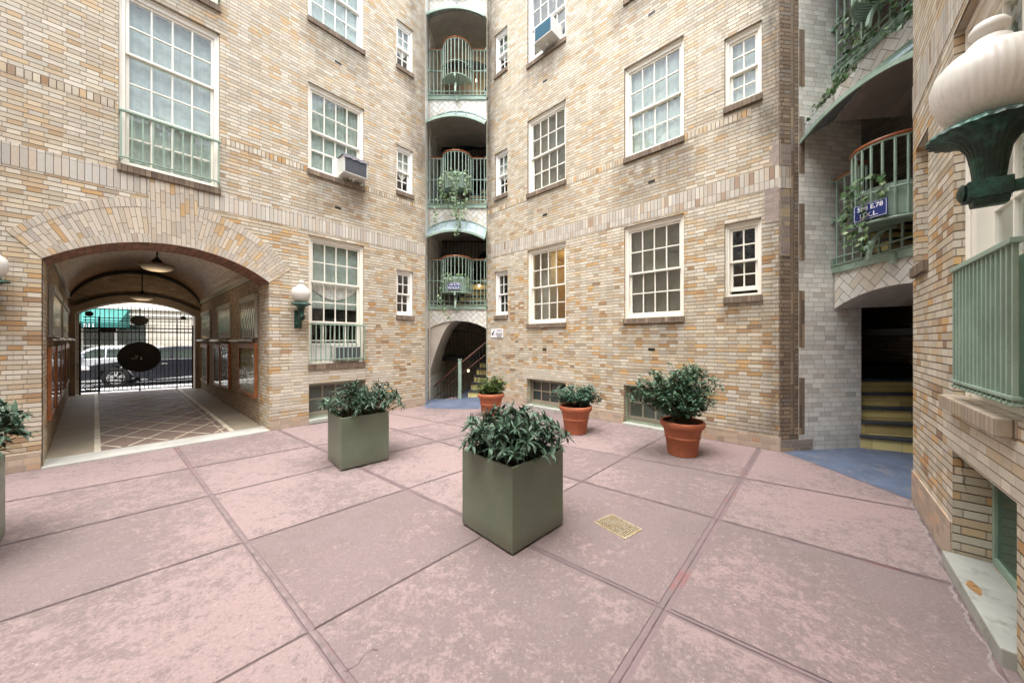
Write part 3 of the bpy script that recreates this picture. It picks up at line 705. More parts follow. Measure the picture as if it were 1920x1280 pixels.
q = MB(); q.box(.16, 2.9, .003, 1.6, -.05, TOP, skip='f'); q.box(-12, .16, .003, 1.6, 3.60, TOP, skip='f'); q.box(-12, -2.45, .003, 1.6, -.05, 3.60, skip='f'); q.build('interior', M['dark'], bA)
q = MB(); q.poly([(2.909, 0, -.05), (2.909, .0, TOP), (2.31, .95, TOP), (2.31, .95, -.05)]); 
q = MB(); q.box(-12, 2.9085, -.004, .02, 3.352, 3.598, skip='k'); q.build('soldier_course', M['soldier'], bA)
for a, b in ((-12, -1.6), (-.59, .54), (1.55, 2.908)): MB().box(a, b, -.003, .02, 4.34, 4.438, skip='k').build('header_course', M['header'], bA)
# arch ring: rim, long voussoirs, rim
inner = arcpts(-2.15, 0, 2.375, 2.75, 48); outer = arcpts(-2.37, .29, 2.62, 3.33, 48)
def ring(f0, f1, yo, mat, name):
    q = MB(); L = 0
    P = [[(a[0]+(b[0]-a[0])*f, a[1]+(b[1]-a[1])*f) for a, b in zip(inner, outer)] for f in (f0, f1)]
    t = .5
    for i in range(48):
        a, b, c, d = P[0][i], P[0][i+1], P[1][i+1], P[1][i]; seg = math.dist(((a[0]+d[0])/2, (a[1]+d[1])/2), ((b[0]+c[0])/2, (b[1]+c[1])/2)); w_ = math.dist(a, d)
        q.poly([(a[0], yo, a[1]), (b[0], yo, b[1]), (c[0], yo, c[1]), (d[0], yo, d[1])], uv=[(L, f0*t), (L+seg, f0*t), (L+seg, f1*t), (L, f1*t)])
        L += seg
        if f1 == 1: q.poly([(d[0], yo, d[1]), (c[0], yo, c[1]), (c[0], .01, c[1]), (d[0], .01, d[1])], uv=[(L, 0), (L+seg, 0), (L+seg, .02), (L, .02)])
    for i in (0, 48):
        a, d = P[0][i], P[1][i]; q.poly([(a[0], yo, a[1]), (d[0], yo, d[1]), (d[0], .01, d[1]), (a[0], .01, a[1])], uv=[(0, 0), (.3, 0), (.3, .02), (0, .02)])
    return q.build(name, M[mat], bA, recalc=False)
ring(0, .20, -.005, 'voussoir_rim', 'arch_ring'); ring(.20, .80, -.005, 'voussoir', 'arch_ring'); ring(.80, 1, -.008, 'voussoir_rim', 'arch_ring')
def keystone():
    q = MB(); N = 10; x0, x1 = -1.33, -.86
    for i in range(N):
        a, b = x0+(x1-x0)*i/N, x0+(x1-x0)*(i+1)/N
        z = lambda x: min(inner, key=lambda p: abs(p[0]-x))[1]
        q.poly([(a+.02, -.0105, z(a)), (b+.0+.02, -.0105, z(b)), (b, -.0105, 3.575), (a, -.0105, 3.575)], uv=[(a, 2.7), (b, 2.7), (b, 3.575), (a, 3.575)])
    return q.build('keystone', M['voussoir'], bA, recalc=False)
keystone()
MB().box(.03, .565, -.0035, .02, .3, .93, skip='k').build('repointed_patch', M['patch'], bA); MB().box(1.70, 2.12, -.0035, .02, .62, 1.1, skip='k').build('repointed_patch', M['patch'], bA); MB().box(1.56, 1.72, -.0032, .02, .2, .62, skip='k').build('repointed_patch', M['patch'], bA); MB().box(.28, .562, -.0032, .02, .93, 1.25, skip='k').build('repointed_patch', M['patch'], bA)
MB().box(.57, 1.55, -.0035, .02, .70, .94, skip='k').build('repointed_patch', M['patch'], bA)
for a, b in ((-12, -2.156), (.004, .565), (1.565, 2.906)): MB().box(a, b, -.012, .02, -.04, .20 if b < 0 else .16, skip='k').build('plinth', M['plinth'], bA)
for a in (.143, -2.335): MB().box(a, a+.004, -.0015, .01, .2, 2.35).build('pier_joint', M['sillC'], bA)
q = MB(); q.box(1.50, 2.905, -.0042, .02, 3.26, 3.50, skip='k')
wa = window(bA, *tall, 4, (2, 2, 2), behind='half', label='tall ground floor window behind a green railing, with an air conditioner in its lowest sash')
wb = window(bA, *big2, 4, (2, 2, 2), behind='sheer', label='very tall second floor window with teal curtain above the arch', mat='cream')
window(bA, *big3, 4, (2, 2, 2), behind='sheer')
wc = window(bA, *w2, 4, (2, 2), behind='sheer', label='second floor window with an air conditioner and brown stains below'); window(bA, *w3, 4, (2, 2), behind='sheer', mat='whitep')
for s in (s1_, s2_, s3_): window(bA, *s, 2, (2, 2), c=.045, behind='half' if s is not s1_ else 'none', mat='whitep')
for s in leftw: window(bA, *s, 4, (2, 2), behind='sheer')
basement_window(bA, *bs)
railing(bA, tall[0]+.0, tall[1], 1.115, 1.735, n=13); railing(bA, -1.58, -.607, 3.745, 4.325, n=11); railing(bA, -1.58, -.607, 6.41, 7.0, n=11)
# garland of wire lights wound on the upper railing
for s, z in ((1.05, 6.52), (1.05, 3.87), (1.05, 1.0+.0)):
    if z > 2: vent(bA, s, z)
ac_unit(FA, 1.07, 1.50, 4.475, 4.79, .21, 'white window air conditioner draped with a torn grey plastic cover', cover=True)
ac_unit(FA, .98, 1.46, 1.10, 1.345, .035, 'air conditioner behind the green railing of the tall ground floor window', fins='acgrille')
q = MB(); q.box(.625, .975, .13, .15, 1.10, 1.36); q.box(.625, 1.475, .12, .155, 1.352, 1.40); q.build('filler_panel', M['acwhite'], wa)
q = MB(); q.box(1.0, 1.49, .12, .14, 4.44, 4.82); q.box(.625, 1.01, .118, .142, 4.80, 4.83); q.build('filler_panel', M['whitep'], wc)

# ================================================================= RIGHT WING (wall B)
bB = thing('apartment_building', 'large middle brick wing with four columns of white windows above the potted shrubs', 'building', FB.pt(0), FB.rz)
BW = dict(a1=(.304, .735, 2.035, 3.08), a2=(.304, .725, 4.865, 5.91), a3=(.304, .725, 7.77, 8.75), m1=(1.344, 2.356, 1.80, 3.415), m2=(1.344, 2.356, 4.63, 6.24), m3=(1.344, 2.356, 7.45, 9.05),
          l1=(3.576, 4.542, 1.82, 3.41), l2=(3.576, 4.542, 4.585, 6.15), l3=(3.576, 4.542, 7.32, 8.9), r1=(5.086, 5.516, 2.06, 3.10), r2=(5.086, 5.518, 4.755, 5.75), r3=(5.086, 5.518, 7.4, 8.4),
          b1=(1.32, 2.356, .05, .615), b2=(3.565, 4.542, .03, .68))
wall_mb(-0.0, 5.721, -.05, TOP, BW.values()).build('wall', M['brickB'], bB, recalc=False)
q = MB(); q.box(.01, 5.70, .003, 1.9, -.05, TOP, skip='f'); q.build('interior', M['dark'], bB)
q = MB(); q.box(0.001, 5.7205, -.004, .02, 3.455, 3.735, skip='k'); q.build('soldier_course', M['soldier'], bB)
for a, b in ((.002, 1.32), (2.37, 3.56), (4.56, 5.4)): MB().box(a, b, -.003, .02, 4.52, 4.618, skip='k').build('header_course', M['header'], bB)
q = MB(); q.box(.01, 5.715, -.012, .02, -.04, .16, skip='k')
for a, b in ((.004, 1.31), (2.368, 3.555), (4.552, 5.7208)): MB().box(a, b, -.010, .02, -.04, .185, skip='k').build('plinth', M['plinth'], bB)
MB().box(2.2, 2.75, -.0033, .02, .64, .90, skip='k').build('repointed_patch', M['patch'], bB); MB().box(1.2, 2.2, -.0033, .02, .625, .84, skip='k').build('repointed_patch', M['patch'], bB); MB().box(4.75, 5.05, -.0034, .02, 5.05, 5.95, skip='k').build('repointed_patch', M['patch'], bB)
MB().box(5.55, 5.7206, -.0046, .02, 3.0, 3.45, skip='k').build('repointed_patch', M['lav'], bB); MB().box(5.60, 5.7206, -.0046, .02, 3.74, 4.05, skip='k').build('repointed_patch', M['lav'], bB)
MB().box(.05, .24, -.0036, .02, 2.3, 3.45, skip='k').build('repointed_patch', M['salmon'] if 'salmon' in M else M['patch'], bB); MB().box(.24, .9, -.0036, .02, 3.14, 3.40, skip='k').build('repointed_patch', M['salmon'] if 'salmon' in M else M['patch'], bB)
for k in ('a1', 'a2', 'a3'): window(bB, *BW[k], 2, (2, 2), c=.045, behind='half' if k != 'a1' else 'none', mat='whitep')
window(bB, *BW['m1'], 4, (2, 2), behind='none', label='ground floor window with a warm lit room behind it')
window(bB, *BW['m2'], 4, (2, 2), behind='blind'); window(bB, *BW['m3'], 4, (2, 2), behind='blind', mat='whitep', open_=.12)
window(bB, *BW['l1'], 4, (2, 2), behind='blind'); window(bB, *BW['l2'], 4, (2, 2), behind='sheer'); window(bB, *BW['l3'], 4, (2, 2), behind='sheer')
window(bB, *BW['r1'], 2, (2, 2), c=.05, behind='none', open_=.05); window(bB, *BW['r2'], 2, (2, 2), c=.05, behind='sheer'); window(bB, *BW['r3'], 2, (2, 2), c=.05, behind='sheer')
basement_window(bB, *BW['b1'], cols=4, mesh=False); basement_window(bB, *BW['b2'])
for s, z in ((1.83, 6.86), (4.05, 6.80), (4.05, 4.05), (1.83, 4.07), (1.82, 1.26), (4.05, 1.30)): vent(bB, s, z)
ac_unit(FB, 1.76, 2.20, 7.52, 7.83, .26, 'white window air conditioner with blue fins, high in the middle wing', fins='acblue')
# warm lit room behind the ground floor window
q = MB(); q.box(1.25, 2.9, .32, 1.85, 1.5, 3.43, skip='f'); q.build('lit_room', M['warmwall'], bB)
q = MB(); q.box(1.25, 1.62, .45, .7, 1.5, 3.42); q.box(2.3, 2.42, 1.2, 1.3, 1.5, 3.42); q.build('room_screen', M['blind'], bB)
q = MB(); q.lathe([(0, 0), (.07, .0), (.07, .03), (0, .03)], 16, (1.95, 1.0, 3.36)); q.build('ceiling_lamp', M['warm'], bB)
lt = bpy.data.lights.new('room_light', 'POINT'); lt.energy = 2.6; lt.color = (1, .7, .36); lt.shadow_soft_size = .06; lo = bpy.data.objects.new('room_light', lt); COL.objects.link(lo); lo.location = FB.pt(1.95, 1.0, 3.2)

# ================================================================= NEAR RIGHT WING (wall C)
bC = thing('apartment_building', 'buff brick wing close by on the right edge with a deep sill and green railing', 'building', FC.pt(0), FC.rz)
CW = dict(sw=(.114, .56, 2.08, 3.12), big=(1.22, 2.22, 1.10, 3.40), bs=(1.2, 2.14, .085, .74), sw2=(.114, .56, 4.7, 5.7), up=(1.22, 2.22, 4.5, 6.2), x1=(3.6, 4.6, 1.1, 3.4), x2=(5.6, 6.6, 1.1, 3.4), x3=(3.6, 4.6, 4.5, 6.2))
HC = [(*CW['sw'],), (*CW['big'],), (*CW['bs'], .3), CW['sw2'], CW['up'], CW['x1'], CW['x2'], CW['x3']]
wall_mb(0, 12, -.05, LOW, HC).build('wall', M['brickC'], bC, recalc=False)
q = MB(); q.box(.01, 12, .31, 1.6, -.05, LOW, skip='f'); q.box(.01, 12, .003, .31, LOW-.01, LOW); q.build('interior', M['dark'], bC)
q = MB(); q.box(0.0, 12, -.004, .02, 3.455, 3.735, skip='k'); q.build('soldier_course', M['soldier'], bC)
for a, b in ((.001, 1.196),): MB().box(a, b, -.010, .02, -.04, .28, skip='k').build('plinth', M['plinth'], bC)
MB().box(1.0, 1.21, -.0035, .02, .74, 1.02, skip='k').build('repointed_patch', M['patch'], bC); MB().box(1.21, 2.4, -.0035, .02, .745, 1.01, skip='k').build('repointed_patch', M['patch'], bC)
window(bC, *CW['sw'], 2, (2, 2), c=.045, behind='none', mat='whitep', depth=.10)
wC = window(bC, *CW['big'], 3, (2, 2, 2), depth=.065, c=.10, behind='sheer', sill=False, label='large near window behind the green railing')
q = MB(); q.box(1.225, 2.15, -.062, .06, 1.020, 1.104); q.build('sill', M['sillC'], wC, bevel=.006)
q = MB(); q.box(1.45, 2.2, .02, .032, 1.17, 1.83); q.build('railing_panel', M['greendark'], wC, bevel=.002)
railing(bC, 1.44, 2.3, 1.21, 1.865, y=-.04, n=15)
for k in ('sw2', 'up', 'x1', 'x2', 'x3'): window(bC, *CW[k], 4 if k != 'sw2' else 2, (2, 2), behind='sheer')
# basement opening with a woven green screen, on a stone slab
q = MB(); y = .15; a, b, c, d = CW['bs']
q.box(a, a+.03, y, y+.03, c, d); q.box(b-.03, b, y, y+.03, c, d); q.box(a+.03, b-.03, y, y+.03, c, c+.05); q.box(a+.03, b-.03, y, y+.03, d-.03, d)
sf = q.build('basement_screen', M['green'], bC, bevel=.003)
diamond(a+.03, b-.03, c+.05, d-.03, y+.015, .014, .0026, 1.5).build('wire_screen', M['greendark'], sf, recalc=False)
q = MB(); q.poly([(a, y+.1, c), (b, y+.1, c), (b, y+.1, d), (a, y+.1, d)]); q.build('dark_pane', M['vdark'], sf, recalc=False)
q = MB(); q.box(1.195, 2.145, -.045, .15, -.02, .088)
q.build('slab_sill', M['stone2'] if 'stone2' in M else M['stone'], bC, bevel=.008)
q = MB(); cx0, cy0 = 1.62, -.005
q.poly([(cx0+.075*math.cos(a_)*(1+.12*math.sin(3*a_)), cy0+.022*math.sin(a_)*(1+.15*math.cos(4*a_)), .0892) for a_ in [2*PI*i/28 for i in range(28)]]); q.build('rust_stain', M['rust'], bC, recalc=False)
# a crack in the jamb and pier
def crack(pts, parent, w=.003):
    q = MB()
    for p0, p1 in zip(pts, pts[1:]):
        q.bar(p0, p1, w, .001, up=(0, 1, 0))
    return q.build('crack', M['ink'], parent)
crack([(1.2015, .03, .70), (1.2015, .042, .66), (1.2015, .036, .62), (1.2015, .05, .58), (1.2015, .043, .55), (1.2015, .055, .50)], bC)
crack([(1.2215, .02, 1.74), (1.2215, .03, 1.70), (1.2215, .028, 1.66), (1.2215, .04, 1.62), (1.2215, .045, 1.56)], bC, .004)

# rear wing closing the court behind the camera (seen in the window panes)
FD = Frame(FC.pt(9.5)[:2], (-FB.e[0]*1.0, -FB.e[1]*1.0))
bD = thing('apartment_building', 'plain buff brick wing closing the courtyard behind the viewer', 'building', FD.pt(0), FD.rz)
HD = [(x, x+1.0, z, z+1.6) for x in (-.2+1.2, 3.2, 5.4) for z in (1.8, 4.6, 7.4)]
wall_mb(-1, 8.6, -.05, TOP, HD, dep=.12).build('wall', M['brickD'], bD, recalc=False)
q = MB()
for h in HD: q.box(h[0]+.06, h[1]-.06, .08, .1, h[2]+.06, h[3]-.06)
q.build('window_panes', M['carglass'], bD)
q = MB()
for h in HD:
    for i in range(5): x = h[0]+(h[1]-h[0])*i/4; q.box(max(h[0], x-.03), min(h[1], x+.03), .05, .078, h[2], h[3])
    for i in range(5): z = h[2]+(h[3]-h[2])*i/4; q.box(h[0], h[1], .052, .076, max(h[2], z-.03), min(h[3], z+.03))
q.build('window_frames', M['cream'], bD)
# parapets

# ================================================================= STAIR TOWERS
def tower(fr, W, zfs, label, inner_y=2.3, ext=(-.16, .2), stairs='left'):
    t = thing('stair_tower', label, 'stair tower', fr.pt(0), fr.rz)
    sL, sR = ext[0], W+ext[1]
    prev = 0
    for fi, zf in enumerate(zfs):
        sp, ap = (zf-.56, zf-.37) if fi == 0 else (zf-.62, zf-.40)
        P = arcpts(0, W, sp, ap, 28)
        q = MB()
        for (a, za), (b, zb) in zip(P, P[1:]): q.poly([(a, 0, za), (b, 0, zb), (b, 0, zf-.09), (a, 0, zf-.09)])
        q.build('tile_spandrel', M['herring'], t, recalc=False)
        q = MB()
        for (a, za), (b, zb) in zip(P, P[1:]): q.poly([(a, 0, za), (b, 0, zb), (b, 1.5, zb+.05), (a, 1.5, za+.05)], uv=[(a, 0), (b, 0), (b, 1.5), (a, 1.5)])
        q.build('vault', M['plaster_tile'], t, smooth=True, recalc=False)
        q = MB(); q.box(sL, sR, .01, inner_y+.1, zf-.085, zf-.02); q.build('floor_slab', M['bluefloor'], t)
        q = MB(); q.box(0, W, -.035, .0, zf-.092, zf-.002); q.box(0, W, -.05, .015, zf-.0015, zf+.012)
        for i in range(7): q.tube([(W*(i+.5)/7, -.034, zf-.046), (W*(i+.5)/7, -.043, zf-.046)], .009, 8)
        ch = q.build('slab_edge', M['green'], t, bevel=.002)
        # railing with a round cage bulging out over the court
        cs, R = W/2, .345; z0, z1, zm = zf+.03, zf+1.13, zf+.60; cz = zf+.30
        q = MB(); y = -.015
        for a, b in ((0, cs-R), (cs+R, W)):
            q.box(a, b, y-.012, y+.012, zm-.009, zm+.009); q.box(a, b, y-.012, y+.012, z1-.03, z1-.012)
            n = 4
            for i in range(n): x = a+(b-a)*(i+.5)/n; q.box(x-.009, x+.009, y-.009, y+.009, zf+.012, z1-.012)
        q.box(0, W, y-.014, y+.014, zf+.095, zf+.113)
        for i in range(6): x = cs-R+.03+2*(R-.03)*i/5; q.box(x-.009, x+.009, y-.009, y+.009, zf+.012, cz)
        def ringpts(r, z, n=22): return [(cs-r*math.cos(PI*i/n), y-r*math.sin(PI*i/n), z) for i in range(n+1)]
        q.tube(ringpts(R, zm), .011, 6); q.tube(ringpts(R, z1-.022), .012, 6); q.tube(ringpts(R+.002, cz-.012), .016, 6)
        nb = 12
        for i in range(nb+1):
            a = PI*i/nb; q.bar((cs-R*math.cos(a), y-R*math.sin(a), cz-.01), (cs-R*math.cos(a), y-R*math.sin(a), z1-.012), .017, .017)
        # cage floor of slats
        k = -9
        while k <= 9:
            x = k*R/10; d = math.sqrt(max(0, R*R-x*x)); q.box(cs+x-.010, cs+x+.010, y-d, y, cz-.02, cz-.008); k += 1
        for x in (0, W):
            for zz in (zm, z1-.01, zf+.05): q.box(x-.02 if x else 0, x if x else .02, y-.03, y+.03, zz-.035, zz+.035)
        rl = q.build('balcony_railing', M['green'], t, bevel=.0015)
        q = MB(); q.tube([(0.02, y, z1), (cs-R, y, z1)], .024, 8, flat=.7); q.tube([(cs+R, y, z1), (W-.02, y, z1)], .024, 8, flat=.7); q.tube(ringpts(R, z1+.002), .026, 8, flat=.75)
        q.build('handrail', M['wood'], rl, smooth=True)
        q = MB(); B = [(cs, y-.01+(-R+.07)*math.cos(a), zf-.10+(cz-zf+.06)*math.sin(a)) for a in [PI/2*i/10 for i in range(11)]]
        for p0, p1 in zip(B, B[1:]): q.bar(p0, p1, .045, .03)
        q.build('bracket', M['green'], rl, bevel=.002)
        MB().box(cs-.03, cs+.03, -.065, -.0355, zf-.14, zf-.03).build('bracket_foot', M['green'], rl, bevel=.002); MB().box(cs-.022, cs+.022, y-R-.02, y-R+.05, cz-.09, cz-.02).build('bracket_head', M['green'], rl, bevel=.002)
        # canopy
        if fi:
            F_ = arcpts(-.0, W+.0, zf-.97, zf-.78, 24); K_ = arcpts(0, W, zf-.60, zf-.385, 24); yf = -.50
            q = MB()
            for i in range(24): q.poly([(F_[i][0], yf, F_[i][1]), (F_[i+1][0], yf, F_[i+1][1]), (K_[i+1][0], -.004, K_[i+1][1]), (K_[i][0], -.004, K_[i][1])])
            cn = q.build('canopy', M['canopy'], t, smooth=True, recalc=False)
            q = MB()
            for p0, p1 in zip(F_, F_[1:]): q.bar((p0[0], yf, p0[1]-.012), (p1[0], yf, p1[1]-.012), .022, .05)
            for i in range(0, 25, 4): q.bar((F_[i][0], yf, F_[i][1]+.012), (K_[i][0], 0, K_[i][1]+.014), .022, .018)
            for p0, p1 in zip(K_, K_[1:]): q.bar((p0[0], -.012, p0[1]+.01), (p1[0], -.012, p1[1]+.01), .02, .02)
            q.build('canopy_frame', M['green'], cn, bevel=.002)
        prev = zf
    return t
def tilevault():
    k = T('large tile vault', .75, .25); u, v = k.uv()
    r = (v/.15); row = r.floor(); x = u/.30+row*.5
    e = r.frac().lt(.03).max(x.frac().lt(.018)); h = k.white(k.vec(x.floor(), row, .3)); n = k.noise(k.vec(u, v), 5, 5)
    val = h*.12+n*.2+.32
    c = k.mix(1.0, (.98, .90, .78), k.vec(val, val, val), 'MULTIPLY'); c = k.mix(e*.35, c, (.6, .57, .5)); k.col(c); return k.m
M['plaster_tile'] = tilevault()
ZT = (2.30, 4.77, 7.42, 9.9); ZR = (2.43, 4.97, 7.6)
tT = tower(FT, 1.42, ZT, 'narrow stair tower in the far corner with stacked pale green cage balconies')
tR = tower(FR_, 1.62, ZR, 'stair tower at right between white glazed brick and the near wing, with yellow steps')
# far corner tower: hall walls, stairs
q = MB(); q.box(-.20, 1.65, 2.2, 2.3, -1.6, TOP); q.build('hall_wall', M['inner'], tT)
q = MB(); q.box(1.43, 1.65, .01, 2.2, -1.6, TOP); q.build('hall_wall', M['inner'], tT)
q = MB(); q.box(-.40, -.004, .004, 2.2, -1.6, TOP); q.build('hall_wall', M['white'], tT)
q = MB(); q.poly([(.11, -.73, -.05), (-.004, 0.004, -.05), (-.004, .004, TOP), (.11, -.73, TOP)], uv=[(0, 0), (.75, 0), (.75, TOP), (0, TOP)]); q.build('white_reveal', M['white'], tT, recalc=False)
q = MB(); q.box(1.421, 1.43, -.0, 1.0, -.05, TOP); q.build('green_edge', M['green'], tT)
q = MB(); q.box(.02, .05, -.01, .02, -.05, TOP); q.build('downpipe', M['plaster'], tT)
q = MB(); q.box(-.4, 1.65, -.0, 2.3, TOP, TOP+.1); q.build('roof', M['plaster'], tT)
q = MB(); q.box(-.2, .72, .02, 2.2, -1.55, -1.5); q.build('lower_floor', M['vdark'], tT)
q = MB(); q.box(.72, 1.43, .05, 2.2, -.06, .006); q.build('hall_floor', M['bluefloor'], tT)
# plastered hall behind the balconies, with a near-black panel painting the shade of an arch
for z0_, z1_ in ((2.32, 4.66), (4.79, 7.3), (7.44, 9.8)):
    MB().box(-.003, 1.425, 2.15, 2.19, z0_, z1_).build('hall_plaster', M['plaster_tile'], tT)
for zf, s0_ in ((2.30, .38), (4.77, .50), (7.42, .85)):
    q = MB(); P = [(1.42, zf), (s0_, zf)]+[(s0_+(1.42-s0_)*t/10, zf+.5+1.45*math.sin(t/10*PI/2)) for t in range(11)]; q.prism(P, 2.11, 2.149); q.build('archway_shade', M['vdark'], tT)
q = MB(); N = 20; pr = None
for i in range(N+1):
    t_ = i/N; s = .0+.66*t_; z = .55+1.38*math.sin(t_*PI/2)**.9
    cur = [(s, .04, z), (s, 1.14, z)]
    if pr: q.poly([pr[0], cur[0], cur[1], pr[1]]); q.poly([pr[0], (pr[0][0], .04, 1.95), (cur[0][0], .04, 1.95), cur[0]])
    pr = cur
q.build('stair_soffit', M['plaster'], tT, smooth=True, recalc=False)
def steps(t, mk, zbase=0.0, n=8, riser=.178):
    for i in range(n):
        q = mk(i); z = zbase+riser*(i+1)
        q2 = MB(); q2.prism([(0, 0)]*0 or [(0, 0), (1, 0), (1, 1)], 0, 1) if False else None
        a = MB(); P = q
        a.v = []; b = len(a.v)
        bot = [(x, y, z-riser) for x, y in P]; top = [(x, y, z-.035) for x, y in P]
        for j in range(4): k = (j+1) % 4; a.poly([bot[j], bot[k], top[k], top[j]])
        a.build('riser', M['yellow'], t, recalc=False)
        a = MB(); n0 = Vector((P[1][1]-P[0][1], -(P[1][0]-P[0][0]), 0)).normalized()*.03
        Q = [(P[0][0]+n0.x, P[0][1]+n0.y), (P[1][0]+n0.x, P[1][1]+n0.y), P[2], P[3]]
        a.v = [(x, y, z-.035) for x, y in Q]+[(x, y, z) for x, y in Q]; a.f = [(3, 2, 1, 0), (4, 5, 6, 7), (0, 1, 5, 4), (1, 2, 6, 5), (2, 3, 7, 6), (3, 0, 4, 7)]
        a.build('tread', M['tread'], t, bevel=.008)
steps(tT, lambda i: [(.93+.05*i, .32+.24*i), (1.43, .32-.04*i+.24*i), (1.43, 2.2), (.93+.05*i, 2.2)], n=7, riser=.17)
q = MB(); q.box(.72, .80, .06, .14, .0, .96); q.box(.71, .81, .05, .15, .96, .985); nw = q.build('newel_post', M['green'], tT, bevel=.004)
q = MB()
for i in range(8): s = .86+.075*i; z = .20+.075*i*1.0; q.box(s-.006, s+.006, .09+.02*i-.006, .09+.02*i+.006, z, .90+.60*(i/8))
for i in range(7): s = .68-.085*i; z = .82-.075*i; q.box(s-.006, s+.006, .1+.03*i-.006, .1+.03*i+.006, z-.8, z)
q.build('stair_railing', M['black'], tT)
q = MB(); q.tube([(.80, .09, .90), (1.42, .25, 1.42)], .022, 8); q.tube([(.80, .09, .62), (1.42, .25, 1.12)], .014, 8); q.tube([(.72, .10, .86), (.60, .13, .74), (.08, .3, .28)], .024, 8); q.tube([(.72, .10, .55), (.08, .3, 0)], .014, 8); q.build('stair_handrail', M['woodbox'] if 0 else M['darkwood'], tT, smooth=True)
for zb in (1.0, 3.5, 6.1):
    q = MB(); q.box(.1, 1.43, 1.15, 2.19, zb-.12, zb); q.build('landing', M['vdark'], tT)
    q = MB(); q.box(.1, 1.43, 1.14, 1.17, zb+.68, zb+.72)
    for i in range(14): s = .12+1.3*i/13; q.box(s-.007, s+.007, 1.15, 1.165, zb, zb+.68)
    q.build('landing_railing', M['black'], tT)
for zb in (2.3, 4.77):   # flights seen behind the railings
    steps(tT, lambda i: [(.55+.11*i, .75+.1*i), (1.43, .75+.1*i), (1.43, 1.14), (.55+.11*i, 1.14)] if i < 4 else [(1.0+.05*i, 1.12), (1.43, 1.12), (1.43, 1.14), (1.0+.05*i, 1.14)], zbase=zb, n=5)
def wall_light(t, frame, s, y, z, e, label):
    o = thing('hall_lamp', label, 'lamp', frame.pt(s, y, z))
    q = MB(); q.lathe([(0, -.035), (.024, -.03), (.032, 0), (.024, .03), (0, .035)], 16); q.build('glow_globe', M['warm'], o, smooth=True)
    q = MB(); q.lathe([(0, .06), (.03, .06), (.03, .09), (0, .09)], 12); q.build('cap', M['black'], o)
    l = bpy.data.lights.new('hall_light', 'POINT'); l.energy = e; l.color = (1, .72, .4); l.shadow_soft_size = .06; lo = bpy.data.objects.new('hall_light', l); COL.objects.link(lo); lo.location = frame.pt(s, y-.12, z-.02)
wall_light(tT, FT, .98, 1.9, 9.25, .8, 'small warm hall lamp under the topmost vault of the corner tower')
wall_light(tT, FT, .85, 1.0, .62, .06, 'small warm lamp low behind the stair newel of the corner tower')
wall_light(tT, FT, 1.15, 1.0, 2.95, .15, 'small warm lamp on the first landing behind the cage balcony')

# right tower: white glazed wall, brown quoins, dark hall with yellow winding steps
q = MB(); q.box(0, .9, .0, .2, -.05, TOP)
tW = thing('glazed_brick_wall', 'white glazed brick wall with toothed brown brick quoins beside the right stair tower', 'wall', FW.pt(0), FW.rz)
q = MB(); q.box(.26, 1.22, 0, .25, -.05, TOP); q.build('white_brick', M['white'], tW)
q = MB(); q.box(-.02, .262, .001, .25, -.05, TOP); q.build('brown_brick', M['brown'], tW)
q = MB(); q.box(.142, .198, -.004, .1, .22, TOP); q.build('upright_strip', M['brown_up'], tW)
z = .22; i = 0
q = MB(); q2 = MB()
while z < 9.9:
    h = .74; q.box(.264, .345, -.005, .1, z, z+h); z += h+.40; i += 1
q.build('toothed_quoin', M['brown_up'], tW)
q = MB(); q.box(-.018, .125, -.006, .1, 2.55, 3.42); q.box(-.018, .14, -.006, .1, 3.72, 4.0); q.build('repointed_patch', M['lav'], tW)
q = MB(); q.box(-.02, .46, -.010, .1, -.04, .155); q.build('plinth', M['plinth_d'] if 'plinth_d' in M else M['lav'], tW)
q = MB(); q.box(-.021, .14, -.009, .1, 3.425, 3.71); q.build('soldier_course', M['soldier'], tW)
# soot coloured niche hole
H_ = lambda x, y, z=0: (x, y, z)
def wbox(x0, x1, y0, y1, z0, z1, mat, name, par, skip=''):
    """box in world axes, stored in the parent's own axes"""
    q = MB(); q.box(x0, x1, y0, y1, z0, z1, skip=skip)
    p = par.location; c, s_ = math.cos(-par.rotation_euler.z), math.sin(-par.rotation_euler.z)
    q.xf(lambda x, y, z: ((x-p.x)*c-(y-p.y)*s_, (x-p.x)*s_+(y-p.y)*c, z-p.z)); return q.build(name, M[mat], par)
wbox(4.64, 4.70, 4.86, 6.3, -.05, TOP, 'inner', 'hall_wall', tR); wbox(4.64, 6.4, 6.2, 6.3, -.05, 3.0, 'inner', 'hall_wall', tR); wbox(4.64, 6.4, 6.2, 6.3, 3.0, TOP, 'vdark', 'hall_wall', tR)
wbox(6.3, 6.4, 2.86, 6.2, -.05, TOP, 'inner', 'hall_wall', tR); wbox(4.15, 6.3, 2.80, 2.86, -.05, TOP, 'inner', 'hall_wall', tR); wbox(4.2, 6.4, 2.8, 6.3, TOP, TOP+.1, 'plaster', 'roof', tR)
wbox(3.56, 4.16, 2.80, 2.86, -.05, TOP, 'white', 'return_wall', tR)
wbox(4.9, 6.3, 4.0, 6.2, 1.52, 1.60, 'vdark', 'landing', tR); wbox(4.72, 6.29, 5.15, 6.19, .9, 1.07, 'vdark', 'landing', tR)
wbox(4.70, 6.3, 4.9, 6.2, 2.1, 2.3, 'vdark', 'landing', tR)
pR = tR.location; cR, sR = math.cos(-tR.rotation_euler.z), math.sin(-tR.rotation_euler.z)
loc = lambda x, y: ((x-pR.x)*cR-(y-pR.y)*sR, (x-pR.x)*sR+(y-pR.y)*cR)
